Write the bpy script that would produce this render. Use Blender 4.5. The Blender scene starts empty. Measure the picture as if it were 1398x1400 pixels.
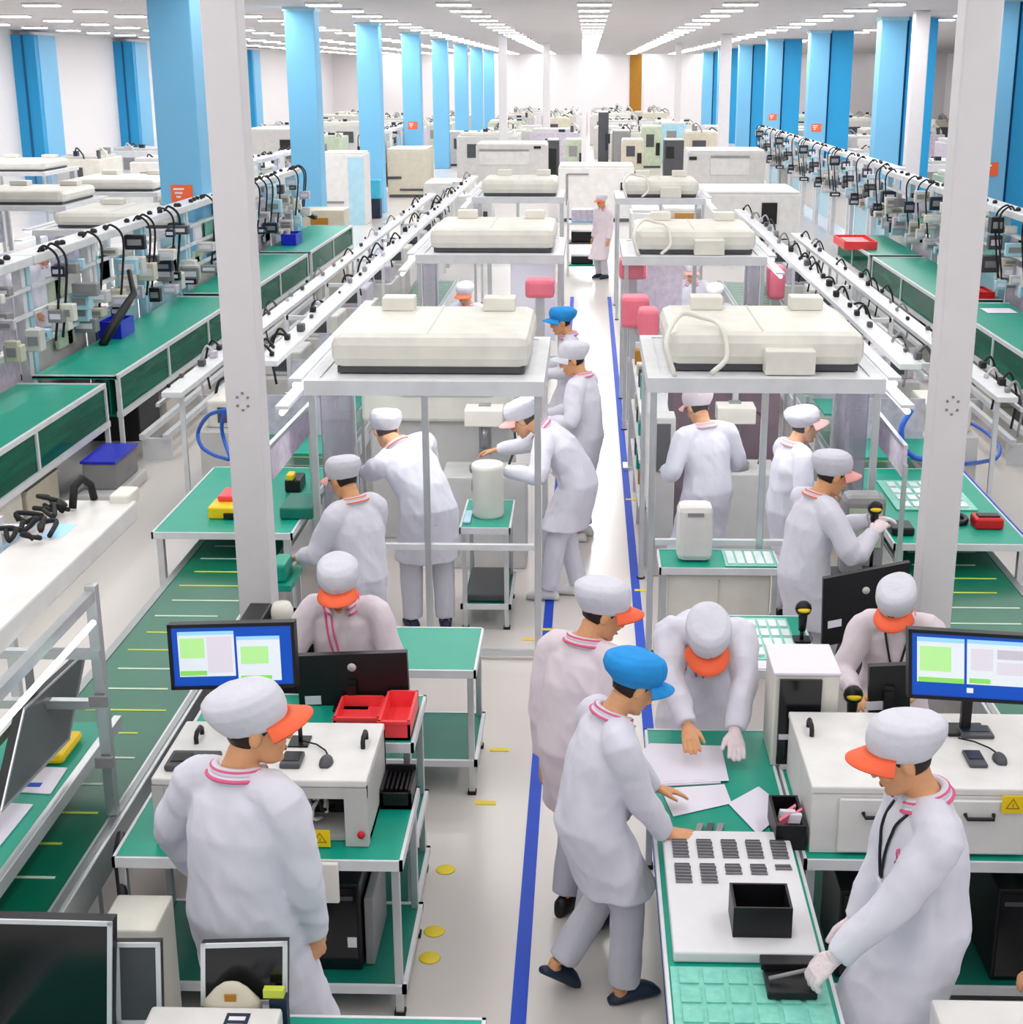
import bpy, bmesh, math, random
from mathutils import Vector, Matrix, noise
random.seed(7)
SC = bpy.context.scene
COL = SC.collection
PI = math.pi
# ------------------------------------------------------------------ camera
F, PX, PY, CAMH = 1975.0, 750.0, 700.0, 4.0
PITCH = math.atan(600 / F)
YAW = math.radians(-1.5263211)
cam_d = bpy.data.cameras.new('camera')
cam = bpy.data.objects.new('camera', cam_d)
COL.objects.link(cam)
cam.location = (0, 0, CAMH)
cam.rotation_euler = (PI / 2 - PITCH, 0, -YAW)
cam_d.sensor_fit = 'VERTICAL'
cam_d.sensor_height = 24
cam_d.sensor_width = 24
cam_d.lens = 24 * F / 1400
cam_d.shift_x = (699 - PX) / 1400
cam_d.clip_end = 400
SC.camera = cam
# ------------------------------------------------------------------ light
SC.view_settings.view_transform = 'Standard'
SC.view_settings.look = 'None'
SC.view_settings.gamma = 1
SC.view_settings.use_curve_mapping = False
SC.view_settings.exposure = 0.12
W = bpy.data.worlds.new('hall_fill')  # added even fill light, reaching in through the open end behind the camera
SC.world = W
W.use_nodes = True
W.node_tree.nodes['Background'].inputs[0].default_value = (0.93, 0.95, 1.0, 1)
W.node_tree.nodes['Background'].inputs[1].default_value = 0.7
CEIL = 5.4
LIGHT_K = 1.0


def area(name, x, y, sx, sy, power, col=(1, 0.985, 0.97)):
    l = bpy.data.lights.new(name, 'AREA')
    l.shape = 'RECTANGLE'
    l.size, l.size_y = sx, sy
    l.energy = power
    l.color = col
    o = bpy.data.objects.new(name, l)
    COL.objects.link(o)
    o.location = (x, y, CEIL - 0.06)
    return o


# rows of ceiling luminaires above the near half of the hall
for rx in (-8.5, -5.5, -2.7, 0.1, 3.1, 6.1, 9.0):
    area('ceiling_light_strip', rx, 12.5, 0.7, 27, 270 * LIGHT_K)
for rx in (-14.5, -7, 0.1, 7, 13):  # extra strips added to brighten the far half, besides the light panels there
    area('ceiling_light_strip', rx, 70, 0.6, 84, 1900 * LIGHT_K)


# downlights grazing the far wall
for wx in (-15, -11, -7.4, -3.6, 0.4, 4.6, 8.6, 13, 18, 23):
    l = bpy.data.lights.new('wall_downlight', 'AREA'); l.shape = 'DISK'; l.size = 0.3; l.energy = 30
    o = bpy.data.objects.new('wall_downlight', l); COL.objects.link(o); o.location = (wx, 113.9, CEIL - 0.05); o.rotation_euler = (0.25, 0, 0)


# ------------------------------------------------------------------ pixel <-> space
_f = Vector((math.sin(YAW) * math.cos(PITCH), math.cos(YAW) * math.cos(PITCH), -math.sin(PITCH)))
_r = Vector((math.cos(YAW), -math.sin(YAW), 0))
_u = _r.cross(_f)


def at(px, py, X=None, Y=None, Z=None):
    """point of the place seen at a photo position, on a plane X=, Y= or Z="""
    d = _f + _r * ((px - PX) / F) - _u * ((py - PY) / F)
    t = X / d.x if X is not None else Y / d.y if Y is not None else (Z - CAMH) / d.z
    return Vector((0, 0, CAMH)) + d * t


# ------------------------------------------------------------------ materials
def lin(h):
    h = h.lstrip('#')
    c = [int(h[i:i + 2], 16) / 255 for i in (0, 2, 4)]
    return [x / 12.92 if x <= 0.04045 else ((x + 0.055) / 1.055) ** 2.4 for x in c]


M = {}


def mat(name, h, rough=0.5, metal=0.0, var=0.06, scale=6.0, spec=0.4, bump=0.0, bscale=40.0, emit=None, stretch=None):
    m = bpy.data.materials.new(name)
    m.use_nodes = True
    nt = m.node_tree
    b = nt.nodes['Principled BSDF']
    c = lin(h)
    b.inputs['Roughness'].default_value = rough
    b.inputs['Metallic'].default_value = metal
    b.inputs['Specular IOR Level'].default_value = spec
    tc = nt.nodes.new('ShaderNodeTexCoord')
    if var > 0:
        n = nt.nodes.new('ShaderNodeTexNoise')
        n.inputs['Scale'].default_value = scale
        n.inputs['Detail'].default_value = 3
        nt.links.new(tc.outputs['Object'], n.inputs['Vector'])
        r = nt.nodes.new('ShaderNodeValToRGB')
        r.color_ramp.elements[0].position = 0.3
        r.color_ramp.elements[1].position = 0.7
        r.color_ramp.elements[0].color = [x * (1 - var) for x in c] + [1]
        r.color_ramp.elements[1].color = [min(1, x * (1 + var)) for x in c] + [1]
        nt.links.new(n.outputs['Fac'], r.inputs['Fac'])
        nt.links.new(r.outputs['Color'], b.inputs['Base Color'])
    else:
        b.inputs['Base Color'].default_value = c + [1]
    if bump > 0:
        n2 = nt.nodes.new('ShaderNodeTexNoise')
        n2.inputs['Scale'].default_value = bscale
        n2.inputs['Detail'].default_value = 2 if stretch else 4
        mp = nt.nodes.new('ShaderNodeMapping')
        mp.inputs['Scale'].default_value = stretch or (1, 1, 1)
        nt.links.new(tc.outputs['Object'], mp.inputs['Vector'])
        nt.links.new(mp.outputs['Vector'], n2.inputs['Vector'])
        bp = nt.nodes.new('ShaderNodeBump')
        bp.inputs['Strength'].default_value = bump
        bp.inputs['Distance'].default_value = 0.02
        nt.links.new(n2.outputs['Fac'], bp.inputs['Height'])
        nt.links.new(bp.outputs['Normal'], b.inputs['Normal'])
    if emit:
        b.inputs['Emission Color'].default_value = c + [1]
        b.inputs['Emission Strength'].default_value = emit
    M[name] = m
    return m


mat('white_paint', '#dcdad8', 0.4)
mat('warm_white', '#dedbd2', 0.42)
mat('grey_white', '#c9c8c6', 0.45)
mat('pillar_white', '#d9d5d8', 0.45, var=0.02)
mat('beige', '#cbc4b2', 0.5)
mat('machine_grey', '#bfbdba', 0.45)
mat('mid_grey', '#8a8a8c', 0.5)
mat('dark_grey', '#4a4b50', 0.5)
mat('black', '#121216', 0.42, var=0.15)
mat('black_gloss', '#0c0e14', 0.16, var=0.0, spec=0.6)
mat('rubber', '#1b1b1d', 0.7)
mat('aluminium', '#cfd3d6', 0.32, metal=0.75)
mat('alu_dark', '#9a9da0', 0.35, metal=0.8)
mat('esd_green', '#069a82', 0.42, var=0.05, spec=0.35)
mat('esd_green_dark', '#077060', 0.45, var=0.08)
mat('mat_light', '#7cc9b8', 0.3, var=0.1, scale=30)
mat('belt_green', '#05684f', 0.3, var=0.12, scale=2.0, spec=0.35)
mat('dash_yellow', '#c6d44a', 0.5)
mat('dash_pale', '#cfe0c8', 0.5)
mat('tape_blue', '#0b44bd', 0.6)
mat('tape_yellow', '#e8cf2c', 0.5)
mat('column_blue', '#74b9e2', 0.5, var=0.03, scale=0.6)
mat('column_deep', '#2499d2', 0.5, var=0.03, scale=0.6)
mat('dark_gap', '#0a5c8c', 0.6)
mat('orange', '#f26a3c', 0.55)
mat('cloth_white', '#d9d8e4', 0.85, var=0.03, scale=9, spec=0.15, bump=0.3, bscale=13, stretch=(1, 1, 0.28))
mat('cloth_pink', '#ded2da', 0.85, var=0.03, scale=9, spec=0.15, bump=0.3, bscale=13, stretch=(1, 1, 0.28))
mat('cloth_grey', '#c3c3cd', 0.85, var=0.04, scale=9, spec=0.15, bump=0.4, bscale=14, stretch=(1, 1, 0.35))
mat('cap_white', '#d2d2dc', 0.85, var=0.03, scale=14, spec=0.15, bump=0.3, bscale=20)
mat('cap_blue', '#2f93dc', 0.8, var=0.06, scale=14, spec=0.15, bump=0.4, bscale=20)
mat('visor_orange', '#f8683f', 0.6, var=0.04)
mat('visor_pink', '#f0a8a4', 0.6, var=0.04)
mat('stripe_pink', '#e0608a', 0.7, var=0.03)
mat('stripe_orange', '#f0805c', 0.7, var=0.03)
mat('skin', '#d99f74', 0.5, var=0.05, scale=20, spec=0.3)
mat('skin_pale', '#dba583', 0.5, var=0.05, scale=20, spec=0.3)
mat('lip', '#a85f50', 0.5)
mat('hair', '#1d1512', 0.5, var=0.2, scale=60)
mat('glove', '#e6d6da', 0.75, var=0.05, scale=30, bump=0.3, bscale=60)
mat('navy', '#17283f', 0.5)
mat('shoe_white', '#e2e2e2', 0.5)
mat('blue_plastic', '#1423c0', 0.35)
mat('blue_mid', '#2a62c8', 0.4)
mat('cyan_bin', '#3fb0d0', 0.4)
mat('red_plastic', '#c8141c', 0.35)
mat('red_light', '#f2464c', 0.4)
mat('pink_red', '#ef7c90', 0.5)
mat('yellow', '#f2cf10', 0.4)
mat('paper', '#e4e0ec', 0.7, var=0.02)
mat('foam', '#dddce0', 0.7, var=0.03)
mat('chip_grey', '#77767c', 0.5, var=0.1, scale=60)
mat('brown', '#a8741c', 0.6)
mat('clear_plastic', '#dfeaea', 0.15)
mat('frame_blue', '#a9d2e2', 0.4)
mat('frame_white', '#d6d8dc', 0.4)
mat('dirty_lilac', '#c4bccb', 0.5, var=0.15, scale=14)
mat('sage', '#b6c4ac', 0.5, var=0.1)
mat('screen_grey', '#565c5e', 0.25, var=0.0, spec=0.5)
mat('lamp_glow', '#ffffff', 0.5, var=0, emit=16.0)
mat('tube_glow', '#ffffff', 0.5, var=0, emit=5.0)
mat('booth_glow', '#fffdf8', 0.5, var=0, emit=9.0)
mat('scr_blue', '#0b46a8', 0.3, var=0, emit=0.5)
mat('scr_sky', '#8fc4f0', 0.3, var=0, emit=0.5)
mat('scr_white', '#cfd6dc', 0.3, var=0, emit=0.5)
mat('scr_pale', '#cfc9d2', 0.3, var=0, emit=0.45)
mat('scr_green', '#a6d98c', 0.3, var=0, emit=0.5)
mat('scr_lime', '#7fc95a', 0.3, var=0, emit=0.5)


def glass(name, h, alpha, gloss=0.5, haze=0.0, dcol=(0.8, 0.82, 0.84)):
    m = bpy.data.materials.new(name)
    m.use_nodes = True
    nt = m.node_tree
    nt.nodes.clear()
    out = nt.nodes.new('ShaderNodeOutputMaterial')
    tr = nt.nodes.new('ShaderNodeBsdfTransparent')
    tr.inputs[0].default_value = lin(h) + [1]
    gl = nt.nodes.new('ShaderNodeBsdfGlossy')
    gl.inputs['Roughness'].default_value = 0.08
    df = nt.nodes.new('ShaderNodeBsdfDiffuse')
    df.inputs[0].default_value = (*dcol, 1)
    fr = nt.nodes.new('ShaderNodeFresnel')
    fr.inputs[0].default_value = 1.4
    k = nt.nodes.new('ShaderNodeMath')
    k.operation = 'MULTIPLY'
    k.inputs[1].default_value = gloss
    mx = nt.nodes.new('ShaderNodeMixShader')
    mx2 = nt.nodes.new('ShaderNodeMixShader')
    n = nt.nodes.new('ShaderNodeTexNoise')
    n.inputs['Scale'].default_value = 3
    k2 = nt.nodes.new('ShaderNodeMath')
    k2.operation = 'MULTIPLY'
    k2.inputs[1].default_value = haze * 2
    nt.links.new(n.outputs['Fac'], k2.inputs[0])
    nt.links.new(k2.outputs[0], mx2.inputs[0])
    nt.links.new(tr.outputs[0], mx2.inputs[1])
    nt.links.new(df.outputs[0], mx2.inputs[2])
    nt.links.new(fr.outputs[0], k.inputs[0])
    nt.links.new(k.outputs[0], mx.inputs[0])
    nt.links.new(mx2.outputs[0], mx.inputs[1])
    nt.links.new(gl.outputs[0], mx.inputs[2])
    nt.links.new(mx.outputs[0], out.inputs[0])
    M[name] = m


glass('curtain', '#fbfcfd', 1, 0.35, 0.03)
glass('curtain_hazy', '#f8f9fb', 1, 0.4, 0.1)
glass('curtain_lilac', '#c9c6d2', 1, 0.4, 0.35, lin('#a9a7b5'))
glass('green_glass', '#4f9f88', 1, 0.4, 0.55, lin('#0c7a62'))


def floor_material():
    m = mat('floor_epoxy', '#d3ccc8', 0.22, var=0.02, scale=0.4, spec=0.5)
    return m


floor_material()
mat('wall_paint', '#ebe8ea', 0.6, var=0.015, scale=0.2)
mat('ceiling_panel', '#c2c0c2', 0.7, var=0.02, scale=0.5)


# ------------------------------------------------------------------ mesh builder
class MB:
    def __init__(s):
        s.bm = bmesh.new()

    def faces(s, vs, fs, m=0, smooth=False):
        bv = [s.bm.verts.new(v) for v in vs]
        for f in fs:
            try:
                fc = s.bm.faces.new([bv[i] for i in f])
                fc.material_index = m
                fc.smooth = smooth
            except ValueError:
                pass
        return bv

    def box(s, x0, x1, y0, y1, z0, z1, m=0, bevel=0.0):
        v = [(x, y, z) for z in (z0, z1) for y in (y0, y1) for x in (x0, x1)]
        f = [(0, 2, 3, 1), (4, 5, 7, 6), (0, 1, 5, 4), (2, 6, 7, 3), (0, 4, 6, 2), (1, 3, 7, 5)]
        bv = s.faces(v, f, m)
        if bevel > 0:
            es = list({e for q in bv for e in q.link_edges})
            r = bmesh.ops.bevel(s.bm, geom=es, offset=bevel, segments=2, affect='EDGES', profile=0.5)
            for fc in r['faces']:
                fc.material_index = m
        return s

    def obox(s, c, ax, ay, az, m=0):
        """oriented box: centre and three half-extent vectors"""
        c, ax, ay, az = Vector(c), Vector(ax), Vector(ay), Vector(az)
        v = [c + ax * i + ay * j + az * k for k in (-1, 1) for j in (-1, 1) for i in (-1, 1)]
        s.faces(v, [(0, 2, 3, 1), (4, 5, 7, 6), (0, 1, 5, 4), (2, 6, 7, 3), (0, 4, 6, 2), (1, 3, 7, 5)], m)
        return s

    def bar(s, p, q, w, h=None, m=0):
        p, q = Vector(p), Vector(q)
        h = h or w
        d = (q - p)
        n = d.normalized()
        up = Vector((0, 0, 1)) if abs(n.z) < 0.95 else Vector((0, 1, 0))
        a = n.cross(up).normalized()
        b = a.cross(n)
        return s.obox((p + q) / 2, a * w / 2, d / 2, b * h / 2, m)

    def loft(s, rings, n=16, m=0, cap=True, smooth=True):
        """rings: (centre, right, fwd, rx, ry)"""
        vs = []
        for c, R, Fv, rx, ry in rings:
            for i in range(n):
                a = 2 * PI * i / n
                vs.append(Vector(c) + Vector(R) * (rx * math.cos(a)) + Vector(Fv) * (ry * math.sin(a)))
        k = len(rings)
        fs = [(j * n + i, j * n + (i + 1) % n, (j + 1) * n + (i + 1) % n, (j + 1) * n + i) for j in range(k - 1) for i in range(n)]
        if cap:
            fs.append(tuple(reversed(range(n))))
            fs.append(tuple((k - 1) * n + i for i in range(n)))
        s.faces(vs, fs, m, smooth)
        return s

    def tube(s, pts, r, n=8, m=0):
        pts = [Vector(p) for p in pts]
        rr = r if isinstance(r, (list, tuple)) else [r] * len(pts)
        t0 = (pts[1] - pts[0]).normalized()
        a = t0.orthogonal().normalized()
        rings = []
        for i, p in enumerate(pts):
            t = (pts[min(i + 1, len(pts) - 1)] - pts[max(i - 1, 0)])
            t = t.normalized() if t.length > 1e-9 else t0
            a = (a - t * a.dot(t))
            a = a.normalized() if a.length > 1e-6 else t.orthogonal().normalized()
            rings.append((p, a, t.cross(a), rr[i], rr[i]))
        return s.loft(rings, n, m)

    def hose(s, pts, r, n=8, m=0, k=5):
        """tube along a smooth curve through the points"""
        P = [Vector(p) for p in pts]
        P = [P[0] * 2 - P[1]] + P + [P[-1] * 2 - P[-2]]
        out = []
        for i in range(1, len(P) - 2):
            a, b, c, d = P[i - 1:i + 3]
            for j in range(k):
                t = j / k
                out.append(0.5 * ((2 * b) + (c - a) * t + (2 * a - 5 * b + 4 * c - d) * t * t + (3 * b - a - 3 * c + d) * t ** 3))
        out.append(P[-2])
        if isinstance(r, (list, tuple)):
            q = []
            for i in range(len(r) - 1):
                q += [r[i] + (r[i + 1] - r[i]) * j / k for j in range(k)]
            r = q + [r[-1]]
        return s.tube(out, r, n, m)

    def lathe(s, c, prof, n=20, m=0, sx=1.0, sy=1.0):
        c = Vector(c)
        return s.loft([(c + Vector((0, 0, z)), (1, 0, 0), (0, 1, 0), max(r, 1e-4) * sx, max(r, 1e-4) * sy) for r, z in prof], n, m)

    def ell(s, c, R, Fv, U, rx, ry, rz, n=12, m=0):
        c, R, Fv, U = Vector(c), Vector(R), Vector(Fv), Vector(U)
        k = max(5, n // 2 + 1)
        rings = []
        for j in range(k):
            t = -PI / 2 + PI * (j + 0.02) / (k - 1 + 0.04)
            rings.append((c + U * (rz * math.sin(t)), R, Fv, max(1e-4, rx * math.cos(t)), max(1e-4, ry * math.cos(t))))
        return s.loft(rings, n, m)

    def prism(s, poly, z0, z1, m=0):
        n = len(poly)
        vs = [(x, y, z0) for x, y in poly] + [(x, y, z1) for x, y in poly]
        fs = [tuple(reversed(range(n))), tuple(range(n, 2 * n))] + [(i, (i + 1) % n, n + (i + 1) % n, n + i) for i in range(n)]
        s.faces(vs, fs, m)
        return s

    def mesh(s, name, mats, inv=None):
        if inv is not None:
            s.bm.transform(inv)
        bmesh.ops.recalc_face_normals(s.bm, faces=s.bm.faces[:])
        me = bpy.data.meshes.new(name)
        s.bm.to_mesh(me)
        s.bm.free()
        for mm in (mats if isinstance(mats, (list, tuple)) else [mats]):
            me.materials.append(M[mm])
        return me


ROOTM = {}


def root_inv(o):
    while o.parent:
        o = o.parent
    return ROOTM.get(o.name, Matrix()).inverted()


def put(name, mb, mats, parent=None, label=None):
    """link one mesh built in world space, as a top-level object or as a part"""
    me = mb.mesh(name, mats, root_inv(parent) if parent else None)
    o = bpy.data.objects.new(name, me)
    COL.objects.link(o)
    if parent:
        o.parent = parent
    if label:
        o['label'] = label
    return o


def tag(o, label, cat, group=None, kind=None):
    o['label'] = label
    o['category'] = cat
    if group:
        o['group'] = group
    if kind:
        o['kind'] = kind
    return o


def thing(name, label, cat, loc, rz=0.0, group=None):
    o = bpy.data.objects.new(name, None)
    COL.objects.link(o)
    o.location = loc
    o.rotation_euler = (0, 0, rz)
    o.empty_display_size = 0.1
    ROOTM[o.name] = Matrix.Translation(Vector(loc)) @ Matrix.Rotation(rz, 4, 'Z')
    return tag(o, label, cat, group)


def solo(name, mb, mats, label, cat, group=None):
    """a thing that is one mesh; its origin goes to the middle of its base"""
    bm = mb.bm
    xs = [v.co for v in bm.verts]
    c = Vector(((min(v.x for v in xs) + max(v.x for v in xs)) / 2, (min(v.y for v in xs) + max(v.y for v in xs)) / 2, min(v.z for v in xs)))
    me = mb.mesh(name, mats, Matrix.Translation(-c))
    o = bpy.data.objects.new(name, me)
    COL.objects.link(o)
    o.location = c
    return tag(o, label, cat, group)


def struct(name, mb, mats):
    o = put(name, mb, mats)
    o['kind'] = 'structure'
    return o


def copy_tree(o, loc=None, rz=None, label=None, group=None, scale=None):
    def rec(a, par):
        c = a.copy()
        COL.objects.link(c)
        if par:
            c.parent = par
        for ch in a.children:
            rec(ch, c)
        return c
    c = rec(o, None)
    if loc is not None:
        c.location = loc
    if rz is not None:
        c.rotation_euler = (0, 0, rz)
    if label:
        c['label'] = label
    if group:
        c['group'] = group
    if scale:
        c.scale = scale
    ROOTM[c.name] = Matrix.Translation(c.location) @ Matrix.Rotation(c.rotation_euler.z, 4, 'Z')
    return c


ORD = ['nearest', 'second', 'third', 'fourth', 'fifth', 'sixth', 'seventh', 'eighth', 'ninth', 'tenth', 'eleventh', 'twelfth']
# ------------------------------------------------------------------ the hall
XL, XR, YB = -19.6, 27.0, 115.0
b = MB(); b.box(XL - 0.3, XR + 0.3, -3, YB + 0.3, -0.2, 0.0); struct('floor', b, 'floor_epoxy')
b = MB(); b.box(XL - 0.3, XR + 0.3, -3, YB + 0.3, CEIL, CEIL + 0.2); struct('ceiling', b, 'ceiling_panel')
b = MB(); b.box(XL - 0.3, XL, -3, YB, 0, CEIL); struct('wall_left', b, 'wall_paint')
b = MB(); b.box(XR, XR + 0.3, -3, YB, 0, CEIL); struct('wall_right', b, 'wall_paint')
b = MB(); b.box(XL - 0.3, XR + 0.3, YB, YB + 0.3, 0, CEIL); struct('wall_back', b, 'wall_paint')
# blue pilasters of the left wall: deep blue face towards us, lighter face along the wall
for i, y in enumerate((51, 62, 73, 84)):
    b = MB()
    b.box(XL - 0.05, XL + 0.8, y, y + 0.3, 0, CEIL - 0.15, 1)  # shade of the front face put into its deeper blue
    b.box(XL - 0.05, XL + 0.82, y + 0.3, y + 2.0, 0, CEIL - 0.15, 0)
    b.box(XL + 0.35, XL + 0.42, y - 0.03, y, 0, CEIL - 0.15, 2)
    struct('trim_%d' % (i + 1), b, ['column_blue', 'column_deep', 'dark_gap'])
# door at the far end
t = put('door_1', MB().box(3.1, 4.0, YB - 0.08, YB - 0.02, 1.2, CEIL - 0.05), 'brown'); t['kind'] = 'structure'

# ceiling lights
def light_fixture():
    t = thing('ceiling_light', 'white ceiling light panel', 'ceiling light', (0, 0, CEIL - 0.07))
    put('housing', MB().box(-0.36, 0.36, -0.2, 0.2, CEIL - 0.05, CEIL), 'white_paint', t)
    put('diffuser', MB().box(-0.34, 0.34, -0.17, 0.17, CEIL - 0.07, CEIL - 0.05), 'lamp_glow', t)
    return t
first = light_fixture()
rows = {-17.2: 'by the left wall', -14.3: 'second from the left wall', -11.4: 'third from the left wall', -8.5: 'left of the left blue columns',
        -5.5: 'just right of the left blue columns', -2.8: 'above the left line', 0.1: 'above the middle aisle', 3.1: 'above the right line',
        6.1: 'just left of the right blue columns', 9.3: 'right of the right blue columns'}
nl = 0
for rx, txt in rows.items():
    for k in range(28):
        y = 28.5 + 3.05 * k
        loc = (rx, y, CEIL - 0.07)
        lab = 'white ceiling light panel in the long row ' + txt
        o = first if nl == 0 else copy_tree(first)
        o.location = loc; o['label'] = lab; o['group'] = 'ceiling lights of the row ' + txt
        nl += 1
ROOTM.clear()

# blue columns
def column(x, y, deep, label, sign):
    t = thing('blue_column', label, 'column', (x, y, 0), 0, 'blue columns')
    put('shaft', MB().box(x - 0.33, x + 0.33, y - 0.33, y + 0.33, 0, CEIL - 0.02, bevel=0.015), 'column_blue', t)
    put('capital', MB().box(x - 0.36, x + 0.36, y - 0.36, y + 0.36, CEIL - 0.09, CEIL), 'frame_blue', t)
    if deep:
        put('side_panel', MB().box(x + 0.41, x + 1.15, y - 0.2, y + 0.3, 0, CEIL - 0.02), 'column_deep', t, 'deeper blue panel beside the column')
        put('gap_strip', MB().box(x + 0.33, x + 0.41, y - 0.12, y + 0.2, 0, CEIL - 0.02), 'dark_gap', t)
    if sign:
        s = MB(); s.box(x - 0.16, x + 0.18, y - 0.345, y - 0.332, 2.05, 2.32, 0)
        for q in range(3):
            s.box(x - 0.12 + 0.02 * q, x + 0.05 - 0.03 * q, y - 0.348, y - 0.345, 2.24 - 0.06 * q, 2.27 - 0.06 * q, 1)
        put('notice', s, ['orange', 'paper'], t, 'orange notice')
ly = [23.4, 33.8, 44, 54.5, 65, 75.5, 86, 96.5]
for i, y in enumerate(ly):
    column(-6.4, y, False, 'light blue square column, %s along the left row, %s' % (ORD[i], 'wearing an orange notice' if i == 0 else 'behind the one before it'), i in (0, 3))
ry = [29.8, 40, 52.5, 65, 77, 89, 101]
for i, y in enumerate(ry):
    column(7.9, y, True, 'light blue column with a deeper blue panel, %s along the right row' % ORD[i], i in (0, 2, 3))
# white posts
def pillar(name, x, y, w, label):
    t = thing(name, label, 'pillar', (x, y, 0), 0, 'white posts')
    put('shaft', MB().box(x - w / 2, x + w / 2, y - w / 2, y + w / 2, 0, CEIL, bevel=w * 0.06), 'pillar_white', t)
    return t
for sx, lab, x in ((-1, 'left', -1.98), (1, 'right', 2.08)):
    t = pillar('white_pillar', x, 8.2, 0.2, 'near white square pillar rising between the conveyor and the %s workstations' % lab)
    bb = MB()
    for a in range(6):
        px = x + 0.035 * math.cos(a * PI / 3 + 0.5); pz = 2.19 + 0.05 * math.sin(a * PI / 3 + 0.5)
        bb.tube([(px, 8.095, pz), (px, 8.11, pz)], 0.008, 8)
    put('bolt', bb, 'mid_grey', t, 'ring of grey bolts')
for (px, py, Y, w, lab) in ((688, 190, 57, 0.32, 'slim white post standing left of the far middle machines'), (747, 170, 75, 0.35, 'slim white post against the back wall, left of the middle'),
                    (798, 190, 60, 0.2, 'slim grey post in line with the middle aisle at the far end'), (988, 190, 57, 0.4, 'slim white post before the far right blue columns'),
                    (1247, 200, 36, 0.35, 'white post in front of the second right blue column'), (925, 170, 75, 0.3, 'slim white post right of the brown door'),
                    (560, 120, 92, 0.3, 'thin white post far off between the left blue columns')):
    p = at(px, py, Y=Y); pillar('white_post', p.x, Y, w, lab)
# floor tapes
for x, lab in ((-0.28, 'left'), (0.41, 'right')):
    solo('floor_tape', MB().box(x - 0.035, x + 0.035, 3.2, 27, 0, 0.003), 'tape_blue', 'long blue floor tape along the %s side of the middle aisle' % lab, 'tape')
from mathutils.bvhtree import BVHTree
# ------------------------------------------------------------------ people
TMP = bpy.data.scenes.new('workbench')


def remesh(mb, voxel, smooth=4, fold=0.0, seed=0.0, name='m'):
    me = mb.mesh(name, [])
    o = bpy.data.objects.new(name, me)
    TMP.collection.objects.link(o)
    a = o.modifiers.new('r', 'REMESH'); a.mode = 'VOXEL'; a.voxel_size = voxel; a.use_smooth_shade = True
    s = o.modifiers.new('s', 'SMOOTH'); s.factor = 0.5; s.iterations = smooth
    with bpy.context.temp_override(scene=TMP, view_layer=TMP.view_layers[0]):
        dg = bpy.context.evaluated_depsgraph_get()
        out = bpy.data.meshes.new_from_object(o.evaluated_get(dg))
    bpy.data.objects.remove(o)
    bpy.data.meshes.remove(me)
    if fold > 0:
        sv = Vector((seed, seed * 1.7, seed * 0.3))
        nrm = [v.normal.copy() for v in out.vertices]
        for v, vn in zip(out.vertices, nrm):
            c = v.co.copy()
            f = 0.75 * noise.noise(Vector((c.x * 10, c.y * 10, c.z * 3.2)) + sv) + 0.9 * (0.22 - abs(noise.noise(Vector((c.x * 7 + c.z * 3, c.y * 7 - c.z * 2, c.z * 5.5)) + sv * 2))) + 0.25 * noise.noise(Vector((c.x * 19 + c.z * 9, c.y * 19, c.z * 12)) + sv)
            v.co = c + vn * (f * fold)
    out.materials.clear()
    return out


def link_part(name, me, mats, parent, label=None):
    for mm in (mats if isinstance(mats, (list, tuple)) else [mats]):
        me.materials.append(M[mm])
    o = bpy.data.objects.new(name, me)
    COL.objects.link(o)
    o.parent = parent
    if label:
        o['label'] = label
    return o


def ik(a, t, l1, l2, pole):
    """two-bone chain from a towards t; returns (mid, end)"""
    d = t - a
    L = d.length
    Lm = min(L, (l1 + l2) * 0.995)
    n = d.normalized()
    e = a + n * Lm
    x = (l1 * l1 - l2 * l2 + Lm * Lm) / (2 * Lm)
    h = math.sqrt(max(0, l1 * l1 - x * x))
    p = pole - n * pole.dot(n)
    p = p.normalized() if p.length > 1e-6 else n.orthogonal()
    return a + n * x + p * h, e


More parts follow.
